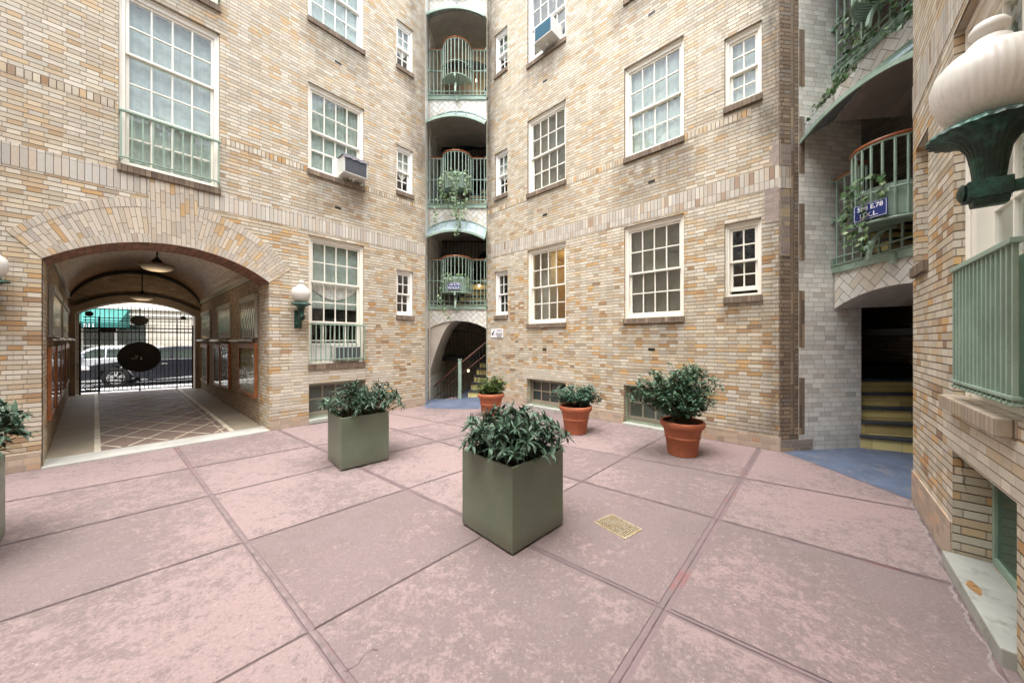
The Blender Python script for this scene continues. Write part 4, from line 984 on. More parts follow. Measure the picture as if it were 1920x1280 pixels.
edges = [((4.69, 4.60), (5.116, 4.377)), ((4.70, 4.64), (5.30, 4.47)), ((4.71, 4.72), (5.45, 4.56)), ((4.71, 4.78), (5.6, 4.70)), ((4.71, 4.84), (5.7, 4.84)), ((4.71, 4.90), (5.8, 5.0)), ((4.72, 4.95), (5.9, 5.2))]
def mk(i):
    (x0, y0), (x1, y1) = edges[i]; d = Vector((x1-x0, y1-y0)).normalized(); e = (x0+d.x*1.6, y0+d.y*1.6); e = (min(e[0], 6.28), y0+(min(e[0], 6.28)-x0)*d.y/d.x)
    return [loc(x0, y0), loc(*e), loc(6.28, 6.1), loc(4.71, 6.1)]
steps(tR, mk, n=5, riser=.18)
# steps glimpsed through the balcony railing of the right tower
for i in range(5): wbox(4.80+.05*i, 6.2, 4.2+.2*i, 5.9, 2.43+.17*i, 2.43+.17*(i+1)-.03, 'yellow', 'riser', tR); wbox(4.78+.05*i, 6.2, 4.17+.2*i, 5.9, 2.43+.17*(i+1)-.03, 2.43+.17*(i+1), 'tread', 'tread', tR)

# ================================================================= VAULTED PASSAGE
tp_ = thing('vaulted_passage', 'dim barrel vaulted brick passage running from the courtyard to the street gate', 'passage', (0, 0, 0))
def tp(w_, q_, z): # w 0 right .. 1 left, q 0 court .. 1 street
    ax, ay = R0[0]+(L0[0]-R0[0])*w_, R0[1]+(L0[1]-R0[1])*w_; bx, by = R1[0]+(L1[0]-R1[0])*w_, R1[1]+(L1[1]-R1[1])*w_
    return (ax+(bx-ax)*q_, ay+(by-ay)*q_, z)
# floor
q = MB(); q.poly([tp(-.03, .0, .003), tp(1.03, .0, .003), tp(1.03, 1.03, .003), tp(-.03, 1.03, .003)]); struct(q.build('passage_floor', M['passside'], None))
q = MB(); q.poly([tp(.20, .055, .008), tp(.80, .055, .008), tp(.80, 1.02, .008), tp(.20, 1.02, .008)]); struct(q.build('passage_floor', M['passfloor'], None))
q = MB()
def strip(a, b, hw, z=.012):
    p = Vector(tp(*a, z)); r = Vector(tp(*b, z)); d = (r-p).normalized(); n = Vector((-d.y, d.x, 0))*hw; q.poly([p+n, p-n, r-n, r+n])
strip((.185, .05), (.185, 1.0), .028, .0125); strip((.815, .05), (.815, 1.0), .028, .0125); strip((.235, .05), (.235, 1.0), .006, .0125)
for k in range(-3, 11):
    for sg in (1, -1):
        q0 = k*.105; pts = []
        a = (.81 if sg > 0 else .19, q0+.0); b = (.19 if sg > 0 else .81, q0+.315)
        # clip to .055..1
        def lerp(t): return (a[0]+(b[0]-a[0])*t, a[1]+(b[1]-a[1])*t)
        t0 = max(0, (.06-a[1])/(b[1]-a[1])); t1 = min(1, (1.0-a[1])/(b[1]-a[1]))
        if t1 > t0: strip(lerp(t0), lerp(t1), .014, .013+.0003*k+(.0001 if sg > 0 else 0)+.001)
struct(q.build('floor_inlay', M['passline'], None))
q = MB()
th = Vector((FA.e[0], FA.e[1], 0)); nn = Vector((-FA.y[0], -FA.y[1], 0))
A0 = Vector((*FA.pt(.0)[:2], 0)); A1 = Vector((*FA.pt(-2.15)[:2], 0))
def Z(v, z): return (v.x, v.y, z)
i0, i1 = Vector(tp(.0, .05, 0)), Vector(tp(1.0, .05, 0))
o0, o1 = A0+nn*.06, A1+nn*.06
q.v = [Z(o0, -.02), Z(o1, -.02), Z(i1, -.02), Z(i0, -.02), Z(o0, .022), Z(o1, .022), Z(i1, .018), Z(i0, .018)]; q.f = [(4, 5, 6, 7), (0, 1, 5, 4), (1, 2, 6, 5), (2, 3, 7, 6), (3, 0, 4, 7)]
struct(q.build('threshold', M['concrete'], None))
# arch reveal: jambs and soffit of the front arch, slightly inside the wall line
Lq = 7.6; fr_d = .082   # depth of the front arch as a fraction of the length
inn = arcpts(0, 1, 2.375, 2.75, 40); q = MB(); L = 0
pc = [((x), z) for x, z in inn]
def tz(x): return x
for (x0, z0), (x1, z1) in zip([(0, -.02)]+[(a, b) for a, b in [((x/1.0), z) for x, z in [((p[0]+2.15)/2.15, p[1]) for p in inner]]]+[], [((p[0]+2.15)/2.15, p[1]) for p in inner]+[(1, -.02)]):
    # inner[] runs from s=-2.15 (left) to 0 (right): w = 1-x
    a, b = 1-x0, 1-x1; seg = math.hypot((x1-x0)*2.15, z1-z0)
    pa, pb = tp(a, .0, z0), tp(b, .0, z1)
    if min(z0, z1) < 0: MBj = MB(); MBj.poly([tp(a, 0, z0), tp(b, 0, z1), tp(b, fr_d, z1), tp(a, fr_d, z0)], uv=[(0, z0), (0, z1), (.6, z1), (.6, z0)]); MBj.build('arch_jamb', M['brickD'], tp_, recalc=False)
    else: q.poly([tp(a, 0, z0), tp(b, 0, z1), tp(b, fr_d, z1), tp(a, fr_d, z0)], uv=[(0, L), (0, L+seg), (.34, L+seg), (.34, L)]); L += seg
q.build('arch_soffit', M['red'], tp_, recalc=False)
VS, VA = 2.59, 3.42
vr = arcpts(0, 1, VS, VA, 36)   # param by width fraction; heights real
vr = [(i/36, VS+(VA-VS)*math.sin(PI*i/36)**.85) for i in range(37)]
vr = []
hw = 1.12; rise = VA-VS; Rv = (hw*hw+rise*rise)/(2*rise)
for i in range(37):
    x = -hw+2*hw*i/36; vr.append((i/36, math.sqrt(max(0, Rv*Rv-x*x))-Rv+VA))
# inner face above front arch
q = MB(); AR = [(1-(p[0]+2.15)/2.15, p[1]) for p in inner]
def hz(x, table):
    t = sorted(table); 
    for (a, b), (c, d) in zip(t, t[1:]):
        if a <= x <= c: return b+(d-b)*(x-a)/max(1e-9, c-a)
    return t[0][1] if x < t[0][0] else t[-1][1]
for i in range(36):
    a, b = i/36, (i+1)/36; q.poly([tp(a, fr_d, hz(a, AR)), tp(b, fr_d, hz(b, AR)), tp(b, fr_d, hz(b, vr)), tp(a, fr_d, hz(a, vr))])
q.build('front_header', M['tunnel'], tp_, recalc=False)
q = MB(); L = 0
for (a, za), (b, zb) in zip(vr, vr[1:]):
    seg = math.hypot((b-a)*2.3, zb-za); q.poly([tp(a, fr_d, za), tp(b, fr_d, zb), tp(b, 1, zb), tp(a, 1, za)], uv=[(0, L), (0, L+seg), (7.5, L+seg), (7.5, L)]); L += seg
q.build('barrel_vault', M['vault'], tp_, recalc=False)
for side, w_ in (('r', 0), ('l', 1)):
    q = MB(); q.poly([tp(w_, fr_d, -.02), tp(w_, 1.0, -.02), tp(w_, 1.0, VS), tp(w_, fr_d, VS)], uv=[(0, 0), (7.6, 0), (7.6, VS), (0, VS)]); q.build('side_wall', M['tunnel'], tp_, recalc=False)
    q = MB(); e = .02 if w_ == 0 else -.02
    q.poly([tp(w_+e*.6, fr_d, VS-.05), tp(w_+e*.6, 1, VS-.05), tp(w_+e*.6, 1, VS+.06), tp(w_+e*.6, fr_d, VS+.06)]); q.poly([tp(w_, fr_d, VS-.05), tp(w_, 1, VS-.05), tp(w_+e*.6, 1, VS-.05), tp(w_+e*.6, fr_d, VS-.05)]); q.build('cornice', M['blind'], tp_, recalc=False)
# rear wall with the gate opening: dark rib, pale trim
GA = [(p[0]/2.562, p[1]) for p in arcpts(.12, 2.44, 2.17, 2.53, 36)]; GA = [(1-a, z) for a, z in GA]
q = MB(); wl, wr = 1-.12/2.562, 1-2.44/2.562
for i in range(36):
    a, b = wr+(wl-wr)*i/36, wr+(wl-wr)*(i+1)/36; q.poly([tp(a, 1.0, hz(a, GA)), tp(b, 1.0, hz(b, GA)), tp(b, 1.0, hz(b, vr)), tp(a, 1.0, hz(a, vr))])
for a, b in ((0, wr), (wl, 1)): q.poly([tp(a, 1.0, -.02), tp(b, 1.0, -.02), tp(b, 1.0, hz(b, vr)), tp(a, 1.0, hz(a, vr))])
q.build('rear_wall', M['passwall'] if 'passwall' in M else M['tunnel'], tp_, recalc=False)
q = MB()
def band(table, off0, off1, qq, dep):
    T_ = sorted(table)
    for (a, za), (b, zb) in zip(T_, T_[1:]):
        q.poly([tp(a, qq, za+off0), tp(b, qq, zb+off0), tp(b, qq, zb+off1), tp(a, qq, za+off1)]); q.poly([tp(a, qq, za+off0), tp(b, qq, zb+off0), tp(b, qq+dep, zb+off0), tp(a, qq+dep, za+off0)])
band(GA, 0, .19, .988, .05); q.poly([tp(wr, .988, -.02), tp(0, .988, -.02), tp(0, .988, 2.36), tp(wr, .988, 2.36)]); q.poly([tp(wl, .988, -.02), tp(1, .988, -.02), tp(1, .988, 2.36), tp(wl, .988, 2.36)])
q.poly([tp(wr, .988, -.02), tp(wr, 1.06, -.02), tp(wr, 1.06, 2.17), tp(wr, .988, 2.17)]); q.poly([tp(wl, .988, -.02), tp(wl, 1.06, -.02), tp(wl, 1.06, 2.17), tp(wl, .988, 2.17)])
q.build('gate_arch_trim', M['trimstone'], tp_, recalc=False)
q = MB(); band([(a, z-.10) for a, z in vr], 0, .08, .975, .02); band(GA, .19, .25, .985, .004); q.build('dark_rib', M['black'], tp_, recalc=False)
# outer shell so no daylight leaks in from above
q = MB()
for w0, w1 in ((-.03, -.03), (1.03, 1.03)): q.poly([tp(w0, .03, -.1), tp(w0, 1.02, -.1), tp(w0, 1.02, 3.58), tp(w0, .03, 3.58)])
q.poly([tp(-.03, .03, 3.58), tp(1.03, .03, 3.58), tp(1.03, 1.02, 3.58), tp(-.03, 1.02, 3.58)]); q.build('outer_shell', M['vdark'], tp_, recalc=False)
# street front of the block above and beside the gate
bS = thing('building_front', 'street front of the block around the iron gate, seen from behind', 'building', FG.pt(0, .25), FG.rz)
m_ = wall_mb(-9, 9, -.1, 9, [], arch=(.12, 2.44, 2.17, 2.53)); m_.build('wall', M['far_wall'], bS, recalc=False)
# ------------- gate
gt = thing('iron_gate', 'black wrought iron double gate with a big oval plate closing the passage', 'gate', FG.pt(0, .03), FG.rz)
q = MB(); gl, gr = .17, 2.40
arc = arcpts(.17, 2.40, 2.20, 2.43, 40)
n = 27
for i in range(n):
    s = gl+.03+(gr-gl-.06)*i/(n-1); zt = hz(s, arc)-.02; q.box(s-.0065, s+.0065, -.0065, .0065, .06, zt-.03); q.poly([(s-.01, 0, zt-.03), (s+.01, 0, zt-.03), (s, 0, zt+.03)])
for z0, z1 in ((.06, .085), (.165, .185), (.285, .325), (.63, .645), (1.14, 1.152), (1.46, 1.475), (1.665, 1.70), (1.775, 1.81), (1.86, 1.87)): q.box(gl, gr, -.0125, .0125, z0, z1)
for a, b in ((.46, 2.02),): q.box(a, b, -.012, .012, 1.985, 2.005); q.box(a, b, -.012, .012, 2.055, 2.075)
for a, b in ((.24, .44), (2.06, 2.30)): q.box(a, b, -.012, .012, 1.985, 2.005); q.box(a, b, -.012, .012, 2.065, 2.085)
q.box(gl, gl+.03, -.02, .02, 0, 1.9); q.box(gr-.03, gr, -.02, .02, 0, 1.9); q.box(.505, .53, -.02, .02, 0.0, 2.1); q.box(2.03, 2.055, -.02, .02, 0.0, 2.1)
q.box(.53, .83, -.016, .016, 1.69, 1.79)
q.box(gl+.03, .505, -.013, .013, .085, .12); q.tube([(.34+.1*math.cos(t*PI/12), 0, .2+.075*math.sin(t*PI/12)) for t in range(25)], .008, 6)
q.build('bars', M['black'], gt)
q = MB(); q.box(1.272, 1.292, -.03, .03, 0, 2.3); q.prism([(1.262, 2.30), (1.302, 2.30), (1.282, 2.45)], -.008, .008); q.box(1.278, 1.286, -.036, -.03, .1, 2.0); q.build('centre_post', M['black'], gt)
q = MB(); q.disc((1.285, .98), .425, .415, -.04, -.028); o = q.build('oval_plate', M['black'], gt, bevel=.004)
q = MB(); q.tube([(1.285+.425*math.cos(t*PI/24), -.045, .98+.415*math.sin(t*PI/24)) for t in range(49)], .010, 6, caps=False); q.build('plate_rim', M['black'], o, smooth=True)
q = MB(); q.box(1.20, 1.26, -.06, -.041, .98, 1.02); q.box(1.13, 1.25, -.075, -.06, .935, .95); q.box(1.30, 1.335, -.06, -.041, .90, .98); q.build('lock', M['metal'], o, bevel=.002)
q = MB(); 
for c_, rx_, rz_ in (((1.27, 2.015), .175, .14), ((.345, 2.165), .075, .07), ((2.18, 2.12), .06, .06)): MB().disc(c_, rx_, rz_, -.02, .02).build('small_plate', M['black'], gt, bevel=.003)

# ------------- notice boards, hoods, obscure glass panels and lamps in the passage
def board(frame, s0, s1, z0, z1, label, D=-.045):
    t = thing('notice_board', label, 'notice board', frame.pt((s0+s1)/2, 0, z0), frame.rz, 'glazed notice boards in the passage'); hw = (s1-s0)/2; h = z1-z0
    q = MB(); f = .06
    q.box(-hw, -hw+f, D, -.002, 0, h); q.box(hw-f, hw, D, -.002, 0, h); q.box(-hw+f, hw-f, D, -.002, 0, f); q.box(-hw+f, hw-f, D, -.002, h-f*1.6, h); q.build('frame', M['woodbox'], t, bevel=.004)
    q = MB(); q.box(-hw+f, hw-f, -.018, -.010, f, h-f*1.6); q.build('back_panel', M['pinboard'], t)
    q = MB(); 
    for i in range(3):
        for j in range(3): x = -hw+f+.05+(2*hw-2*f-.1)*(i+.5)/3; z = f+.04+(h-2*f-.14)*(j+.5)/3; MB().box(x-(hw-f)*.22, x+(hw-f)*.22, -.022, -.0185, z-h*.1, z+h*.08).build('paper', M['paper'], t)
    q = MB(); q.box(-hw+f, hw-f, D+.006, D+.008, f, h-f*1.6); q.build('door_glass', M['glassc'], t)
    return t
M['glassc'] = glassmat('clear cabinet glass', base=.02, mult=.7); M['pinboard'] = plain('dull brass board', (.62, .52, .32), .6, var=.2, scale=8); M['paper'] = plain('aged notice paper', (.75, .72, .64), .8, var=.1)
def hood(frame, s0, s1, z, label):
    t = thing('lamp_hood', label, 'light', frame.pt((s0+s1)/2, 0, z), frame.rz, 'metal strip light hoods over the notice boards'); hw = (s1-s0)/2
    q = MB(); P = [(0, .05), (-.05, .052), (-.09, .035), (-.12, .0)]
    for (a, b), (c, d) in zip(P, P[1:]): q.poly([(-hw, a-.003, b), (hw, a-.003, b), (hw, c-.003, d), (-hw, c-.003, d)]); 
    o = q.build('shade', M['metal'], t, smooth=True, recalc=False); sd = o.modifiers.new('solid', 'SOLIDIFY'); sd.thickness = .006
    q = MB(); q.tube([(-hw+.04, -.06, .01), (hw-.04, -.06, .01)], .014, 8); q.build('tube', M['milk'], t)
def panel(frame, s0, s1, z0, z1, label):
    t = thing('obscure_glass_window', label, 'window', frame.pt((s0+s1)/2, 0, z0), frame.rz, 'rippled glass panels in the passage wall'); hw = (s1-s0)/2; h = z1-z0
    q = MB(); q.box(-hw, hw, -.03, -.002, 0, h); q.build('pane', M['glass_wavy'], t)
    q = MB(); q.box(-hw-.02, hw+.02, -.05, -.003, h+.001, h+.10); q.box(-hw-.025, -hw-.001, -.04, -.003, 0, h); q.box(hw+.001, hw+.025, -.04, -.003, 0, h); q.build('lintel', M['blind'], t)
for i, (a, b, z0, z1, lb) in enumerate([(5.50, 6.80, .44, 1.40, 'nearest orange framed notice board on the right passage wall'), (3.56, 4.52, .37, 1.38, 'orange framed notice board second from the courtyard on the right passage wall'), (2.66, 3.44, .34, 1.35, 'notice board third from the courtyard on the right passage wall'), (.3, 1.62, .27, 1.34, 'farthest notice board on the right passage wall beside the gate')]): board(FTR, a, b, z0, z1, lb)
for i, (a, b, lb) in enumerate([(5.0, 6.7, 'light metal hood over the nearest right notice board'), (2.6, 4.5, 'light metal hood over the middle pair of right notice boards'), (.2, 1.7, 'light metal hood over the farthest right notice board')]): hood(FTR, a, b, 1.43, lb)
for (a, b, lb) in [(5.60, 6.78, 'largest looking rippled glass panel nearest the courtyard on the right'), (3.2, 4.6, 'middle rippled glass panel on the right passage wall'), (.5, 2.0, 'rippled glass panel nearest the gate on the right wall')]: panel(FTR, a, b, 1.50, 2.16, lb)
for (a, b, lb) in [(.62, 1.44, 'nearest notice board on the left passage wall'), (2.0, 3.1, 'notice board second from the courtyard on the left passage wall'), (3.3, 4.4, 'notice board third from the courtyard on the left passage wall'), (5.2, 7.1, 'farthest notice board on the left passage wall')]: board(FTL, a, b, .45, 1.37, lb, -.035)
for (a, b, lb) in [(.5, 1.6, 'metal hood over the nearest left notice board'), (1.9, 4.5, 'metal hood over the middle left notice boards'), (5.0, 7.2, 'metal hood over the farthest left notice board')]: hood(FTL, a, b, 1.45, lb)
for (a, b, lb) in [(.9, 3.2, 'rippled glass panel nearer the courtyard on the left passage wall'), (3.7, 6.5, 'rippled glass panel nearer the gate on the left passage wall')]: panel(FTL, a, b, 1.52, 2.08, lb)
def pendant(w_, q_, zb, zt, r, label):
    x, y, _ = tp(w_, q_, 0); t = thing('pendant_lamp', label, 'lamp', (x, y, zb), 0, 'schoolhouse lamps hanging in the passage')
    q = MB(); q.lathe([(0, 0), (r*.45, .005), (r*.80, .035), (r*.98, .085), (r, .105), (r*.93, .125), (r*.5, .15), (r*.3, .165)], 36); q.build('bowl', M['bowl'], t, smooth=True); l = bpy.data.lights.new('bowl_light', 'POINT'); l.energy = 2.0; l.color = (1, .78, .52); l.shadow_soft_size = .15; lo = bpy.data.objects.new('bowl_light', l); COL.objects.link(lo); lo.location = (x, y, zb-.22)
    q = MB(); q.lathe([(r*.3, .165), (r*.32, .18), (r*.24, .215), (.03, .235), (.03, .26)], 24); q.lathe([(.012, .25), (.012, zt-zb)], 10); q.lathe([(.06, zt-zb-.03), (.05, zt-zb)], 16); q.build('stem', M['black'], t, smooth=True)
pendant(.5, .335, 2.73, 3.41, .24, 'nearer milk glass bowl lamp hanging from the passage vault'); pendant(.5, .86, 2.50, 3.41, .24, 'farther milk glass bowl lamp hanging in front of the gate arch')

# ================================================================= WALL LAMPS
def wall_lamp(frame, s, z, out, label, scale=1.0):
    """z = height of the collar; local y points into the wall"""
    t = thing('wall_lamp', label, 'wall lamp', frame.pt(s, -out, z), frame.rz, 'bronze wall lamps with white urn globes')
    k = scale
    prof = [(0.0, .0), (.078, .004), (.112, .05), (.135, .115), (.137, .16), (.125, .21), (.095, .245), (.062, .262), (.052, .272), (.050, .285), (.040, .296), (.030, .303), (.034, .310), (.046, .325), (.046, .340), (.036, .356), (.015, .366), (0, .368)]
    q = MB(); q.lathe([(r*k, zz*k) for r, zz in prof], 144, lobes=40, amp=.016, taperlobe=lambda f: max(0, 1-f*1.9)); q.build('globe', M['globe'], t, smooth=True, ang=70)
    prof = [(.070, .012), (.085, .010), (.118, -.006), (.142, -.022), (.146, -.030), (.135, -.034), (.105, -.040), (.07, -.060), (.050, -.10), (.042, -.15), (.037, -.20), (.036, -.215), (0, -.215)]
    q = MB(); q.lathe([(r*k, zz*k) for r, zz in prof], 120, lobes=24, amp=.030, taperlobe=lambda f: 1 if f < .6 else .6); q.build('collar', M['bronze'], t, smooth=True, ang=60)
    q = MB(); q.box(-.042*k, .042*k, -.055*k, .045*k, -.275*k, -.212*k); q.prism([(-.036*k, -.275*k), (.036*k, -.275*k), (.02*k, -.30*k), (-.02*k, -.30*k)], -.04*k, .04*k)
    q.lathe([(0, 0), (.032, 0), (.034, .008), (.024, .014), (.012, .02), (0, .02)], 20)
    b = len(q.v)
    q.bar((0, .04*k, -.243*k), (0, out-.02, -.243*k), .030*k, .038*k)
    o = q.build('arm', M['bronze'], t, bevel=.004)
    q = MB(); q.lathe([(0, 0), (.030*k, 0), (.034*k, .006), (.026*k, .012), (.010*k, .018), (0, .018)], 20); q.xf(lambda x, y, z: (x, -.055*k-z, -.243*k+y)); q.build('rosette', M['bronze'], o, smooth=True)
    q = MB(); q.box(-.055*k, .055*k, out-.03, out-.002, -.42*k, -.12*k); q.box(-.035*k, .035*k, out-.045, out-.03, -.39*k, -.15*k); q.tube([(0, out-.04, -.40*k), (0, out-.08, -.36*k), (0, out-.10, -.31*k), (0, out-.05, -.26*k)], .014*k, 8); q.build('back_plate', M['bronze'], t, bevel=.005)
    return t
wall_lamp(FA, .40, 2.075, .17, 'white urn globe lamp on the wall right of the arch')
wall_lamp(FA, -2.47, 2.085, .17, 'white urn globe lamp cut by the left edge of the picture, left of the arch')
wall_lamp(FC, 2.66, 2.235, .19, 'large looking ribbed white globe lamp close by at the upper right')
# conduit below the lamp

# ================================================================= SIGNS
def blue_sign(frame, s, z, y, l2, label, wd=.36, h=.17):
    t = thing('sign', label, 'sign', frame.pt(s, y, z), frame.rz)
    q = MB(); q.box(-wd/2, wd/2, -.008, .0, -h/2, h/2); q.build('plate', M['signblue'], t, bevel=.002)
    q = MB(); e = .006
    q.box(-wd/2+e, wd/2-e, -.0105, -.0082, h/2-e-.004, h/2-e); q.box(-wd/2+e, wd/2-e, -.0105, -.0082, -h/2+e, -h/2+e+.004); q.box(-wd/2+e, -wd/2+e+.004, -.0105, -.0082, -h/2+e+.004, h/2-e-.004); q.box(wd/2-e-.004, wd/2-e, -.0105, -.0082, -h/2+e+.004, h/2-e-.004); q.build('border', M['signwhite'], t)
    text('508 E.78', .075, 'lettering', M['signwhite'], t, (0, -.009, h*.22), bold=.0005); text(l2, .075, 'lettering', M['signwhite'], t, (0, -.009, -h*.24), bold=.0005)
blue_sign(FT, .69, 2.72, -.375, 'M.N.O.P', 'small blue sign with white letters on the lowest cage balcony of the far tower', .31, .155)
t = thing('sign', 'small white arrow sign for office and package room on the middle wing beside the tower', 'sign', FB.pt(.385, 0, 1.62), FB.rz)
q = MB(); q.box(-.21, .21, -.014, -.004, -.105, .105); q.build('plate', M['signwhite'], t, bevel=.002)
text('OFFICE', .05, 'lettering', M['ink'], t, (.08, -.0145, .062)); text('PACKAGE', .05, 'lettering', M['ink'], t, (.08, -.0145, -.028), bold=.001); text('ROOM', .05, 'lettering', M['ink'], t, (.08, -.0145, -.078), bold=.001)
q = MB(); q.box(-.02, .18, -.0165, -.0145, .012, .017)
q.prism([(-.10, .06), (-.075, .075), (-.12, -.02), (-.10, -.03), (-.165, -.05), (-.17, .015), (-.150, .0)][::1], -.017, -.0142); q.build('arrow', M['ink'], t)
# sign on the cage of the right tower (the cage's outward left side)
a_ = math.radians(-15)
cx_, cy_ = FR_.pt(.81-.352*math.sin(a_), -.015-.352*math.cos(a_))[:2]
t = thing('sign', 'large blue sign with white letters half hidden by ivy on the right tower balcony', 'sign', (cx_, cy_, 2.84), FR_.rz-a_)
wd, h = .30, .175
q = MB(); q.box(-wd/2, wd/2, -.012, -.004, -h/2, h/2); q.build('plate', M['signblue'], t, bevel=.002)
q = MB(); e = .007
q.box(-wd/2+e, wd/2-e, -.0145, -.0122, h/2-e-.003, h/2-e); q.box(-wd/2+e, wd/2-e, -.0145, -.0122, -h/2+e, -h/2+e+.003); q.box(-wd/2+e, -wd/2+e+.003, -.0145, -.0122, -h/2+e+.003, h/2-e-.003); q.box(wd/2-e-.003, wd/2-e, -.0145, -.0122, -h/2+e+.003, h/2-e-.003); q.build('border', M['signwhite'], t)
text('508 E.78', .066, 'lettering', M['signwhite'], t, (0, -.013, .038), bold=.001); text('I.J.K.L.', .066, 'lettering', M['signwhite'], t, (-.01, -.013, -.040), bold=.001)

# ================================================================= PLANTS
def rv(a=1): return Vector((random.gauss(0, a), random.gauss(0, a), random.gauss(0, a)))
def leaf(q, p, d, up, L, W, tone, curl=.25, fold=.25):
    """folded leaf of six faces pointing along d"""
    d = d.normalized(); s = d.cross(up)
    if s.length < 1e-3: s = Vector((1, 0, 0))
    s.normalize(); n = s.cross(d).normalized()
    st = [(0, .12), (.3, .85), (.62, .9), (1, .02)]
    b = len(q.v)
    for t, w in st:
        c = p + d*(L*t) - n*(curl*L*t*t)
        q.v += [tuple(c - s*(W*w/2) + n*(fold*W*w/2)), tuple(c), tuple(c + s*(W*w/2) + n*(fold*W*w/2))]
    for i in range(3):
        for j in range(2):
            a = b+i*3+j; q.f.append((a, a+1, a+4, a+3)); q.tone[len(q.f)-1] = tone
def long_shrub(parent, rx, ry, h, zb, nst, seed, lean=(0, 0), lsz=1.0, mat='leaf_long'):
    random.seed(seed); q = MB(); st = MB()
    for k in range(nst):
        a = random.random()*2*PI; r = math.sqrt(random.random()); tip_r = r*random.uniform(.75, 1.08)
        base = Vector((rx*.55*r*math.cos(a), ry*.55*r*math.sin(a), zb)); 
        zt = h*(1-.50*tip_r**2.2)*random.uniform(.66, 1.12)
        tip = Vector((rx*tip_r*math.cos(a)+lean[0]*zt, ry*tip_r*math.sin(a)+lean[1]*zt, zb+zt))
        mid = (base+tip)/2 + Vector((-.12*rx*math.cos(a), -.12*ry*math.sin(a), .07*h))
        pts = [base*(1-t)**2 + mid*(2*t*(1-t)) + tip*t*t for t in [i/6 for i in range(7)]]
        st.tube(pts, [.005-.0005*i for i in range(7)], 5)
        d = (pts[-1]-pts[-2]).normalized(); tn = min(1, max(0, random.gauss(.42, .2)))
        nl = random.randint(7, 10); ph = random.random()*6
        for i in range(nl):
            t = 2*PI*i/nl*1.618+ph; u_ = d.cross(Vector((.3, .2, 1))).normalized(); v_ = d.cross(u_)
            el_ = random.uniform(-.2, .85); dd = (u_*math.cos(t)+v_*math.sin(t))*math.cos(el_) + d*math.sin(el_)+Vector((0, 0, .12)); 
            leaf(q, pts[-1]-d*random.uniform(0, .03), dd, Vector((0, 0, 1)) if abs(dd.z) < .9 else Vector((1, 0, 0)), random.uniform(.065, .105)*lsz, random.uniform(.020, .029)*lsz, min(1, max(0, tn+random.gauss(0, .15))), random.uniform(.05, .4), .3)
        for j in range(11):
            t = random.uniform(.35, .95); p = base*(1-t)**2 + mid*(2*t*(1-t)) + tip*t*t; an = random.random()*2*PI
            dd = Vector((math.cos(an), math.sin(an), random.uniform(-.3, .6))); leaf(q, p, dd, Vector((0, 0, 1)), random.uniform(.055, .10)*lsz, random.uniform(.018, .027)*lsz, min(1, max(0, random.gauss(.3, .18))), random.uniform(.1, .5), .3)
    q.build('foliage', M[mat], parent, recalc=False); st.build('stems', M['stem'], parent, smooth=True)
def planter(x, y, rz, sx, sy, h, label, seed, **kw):
    t = thing('planter_box', label, 'planter', (x, y, 0), rz, 'square green metal planters in the courtyard')
    q = MB(); w_ = .018; X_, Y_ = sx/2, sy/2
    q.box(-X_, X_, -Y_, -Y_+w_, .018, h); q.box(-X_, X_, Y_-w_, Y_, .018, h); q.box(-X_, -X_+w_, -Y_+w_, Y_-w_, .018, h); q.box(X_-w_, X_, -Y_+w_, Y_-w_, .018, h); q.box(-X_+w_, X_-w_, -Y_+w_, Y_-w_, .02, .04)
    q.build('box', M['greenflat'], t, bevel=.004)
    q = MB()
    for a in (-1, 1):
        for b in (-1, 1): q.box(a*(X_-.06)-.03, a*(X_-.06)+.03, b*(Y_-.06)-.03, b*(Y_-.06)+.03, .004, .02)
    q.build('feet', M['black'], t)
    q = MB(); N = 10
    for i in range(N):
        for j in range(N):
            f = lambda a, b: (-X_+w_+(2*X_-2*w_)*a/N, -Y_+w_+(2*Y_-2*w_)*b/N, h-.09+.025*math.sin(a*2.1)*math.cos(b*1.7))
            q.poly([f(i, j), f(i+1, j), f(i+1, j+1), f(i, j+1)])
    q.build('soil', M['soil'], t, recalc=False)
    long_shrub(t, kw.get('rx', .45), kw.get('ry', .45), kw.get('fh', .42), h-.08, kw.get('n', 95), seed, kw.get('lean', (0, 0)), kw.get('lsz', 1))
    return t
# centre, rotation and size from the feet of each box
planter(.018+(.41-.425)/2-.0055, 2.303+(.387+.364)/2, math.atan2(.387, .392), .56, .56, .598, 'green metal planter box nearest the viewer, with a dark long leaved shrub', 11, rx=.43, ry=.43, fh=.38, n=104, lean=(-.03, .03))
planter(-1.85+(.393-.414)/2, 3.796+(.365+.31)/2, math.atan2(.365, .393), .54, .515, .592, 'green metal planter box with a dark shrub, standing between the arch and the tall window', 12, rx=.50, ry=.44, fh=.40, n=100, lsz=.95, lean=(.12, -.05))
planter(-3.73, 2.126, math.atan2(-.65, .76), .58, .58, .61, 'green planter box cut off by the left edge, its shrub poking into the picture', 13, rx=.52, ry=.42, fh=.56, n=120, lean=(0, .12))

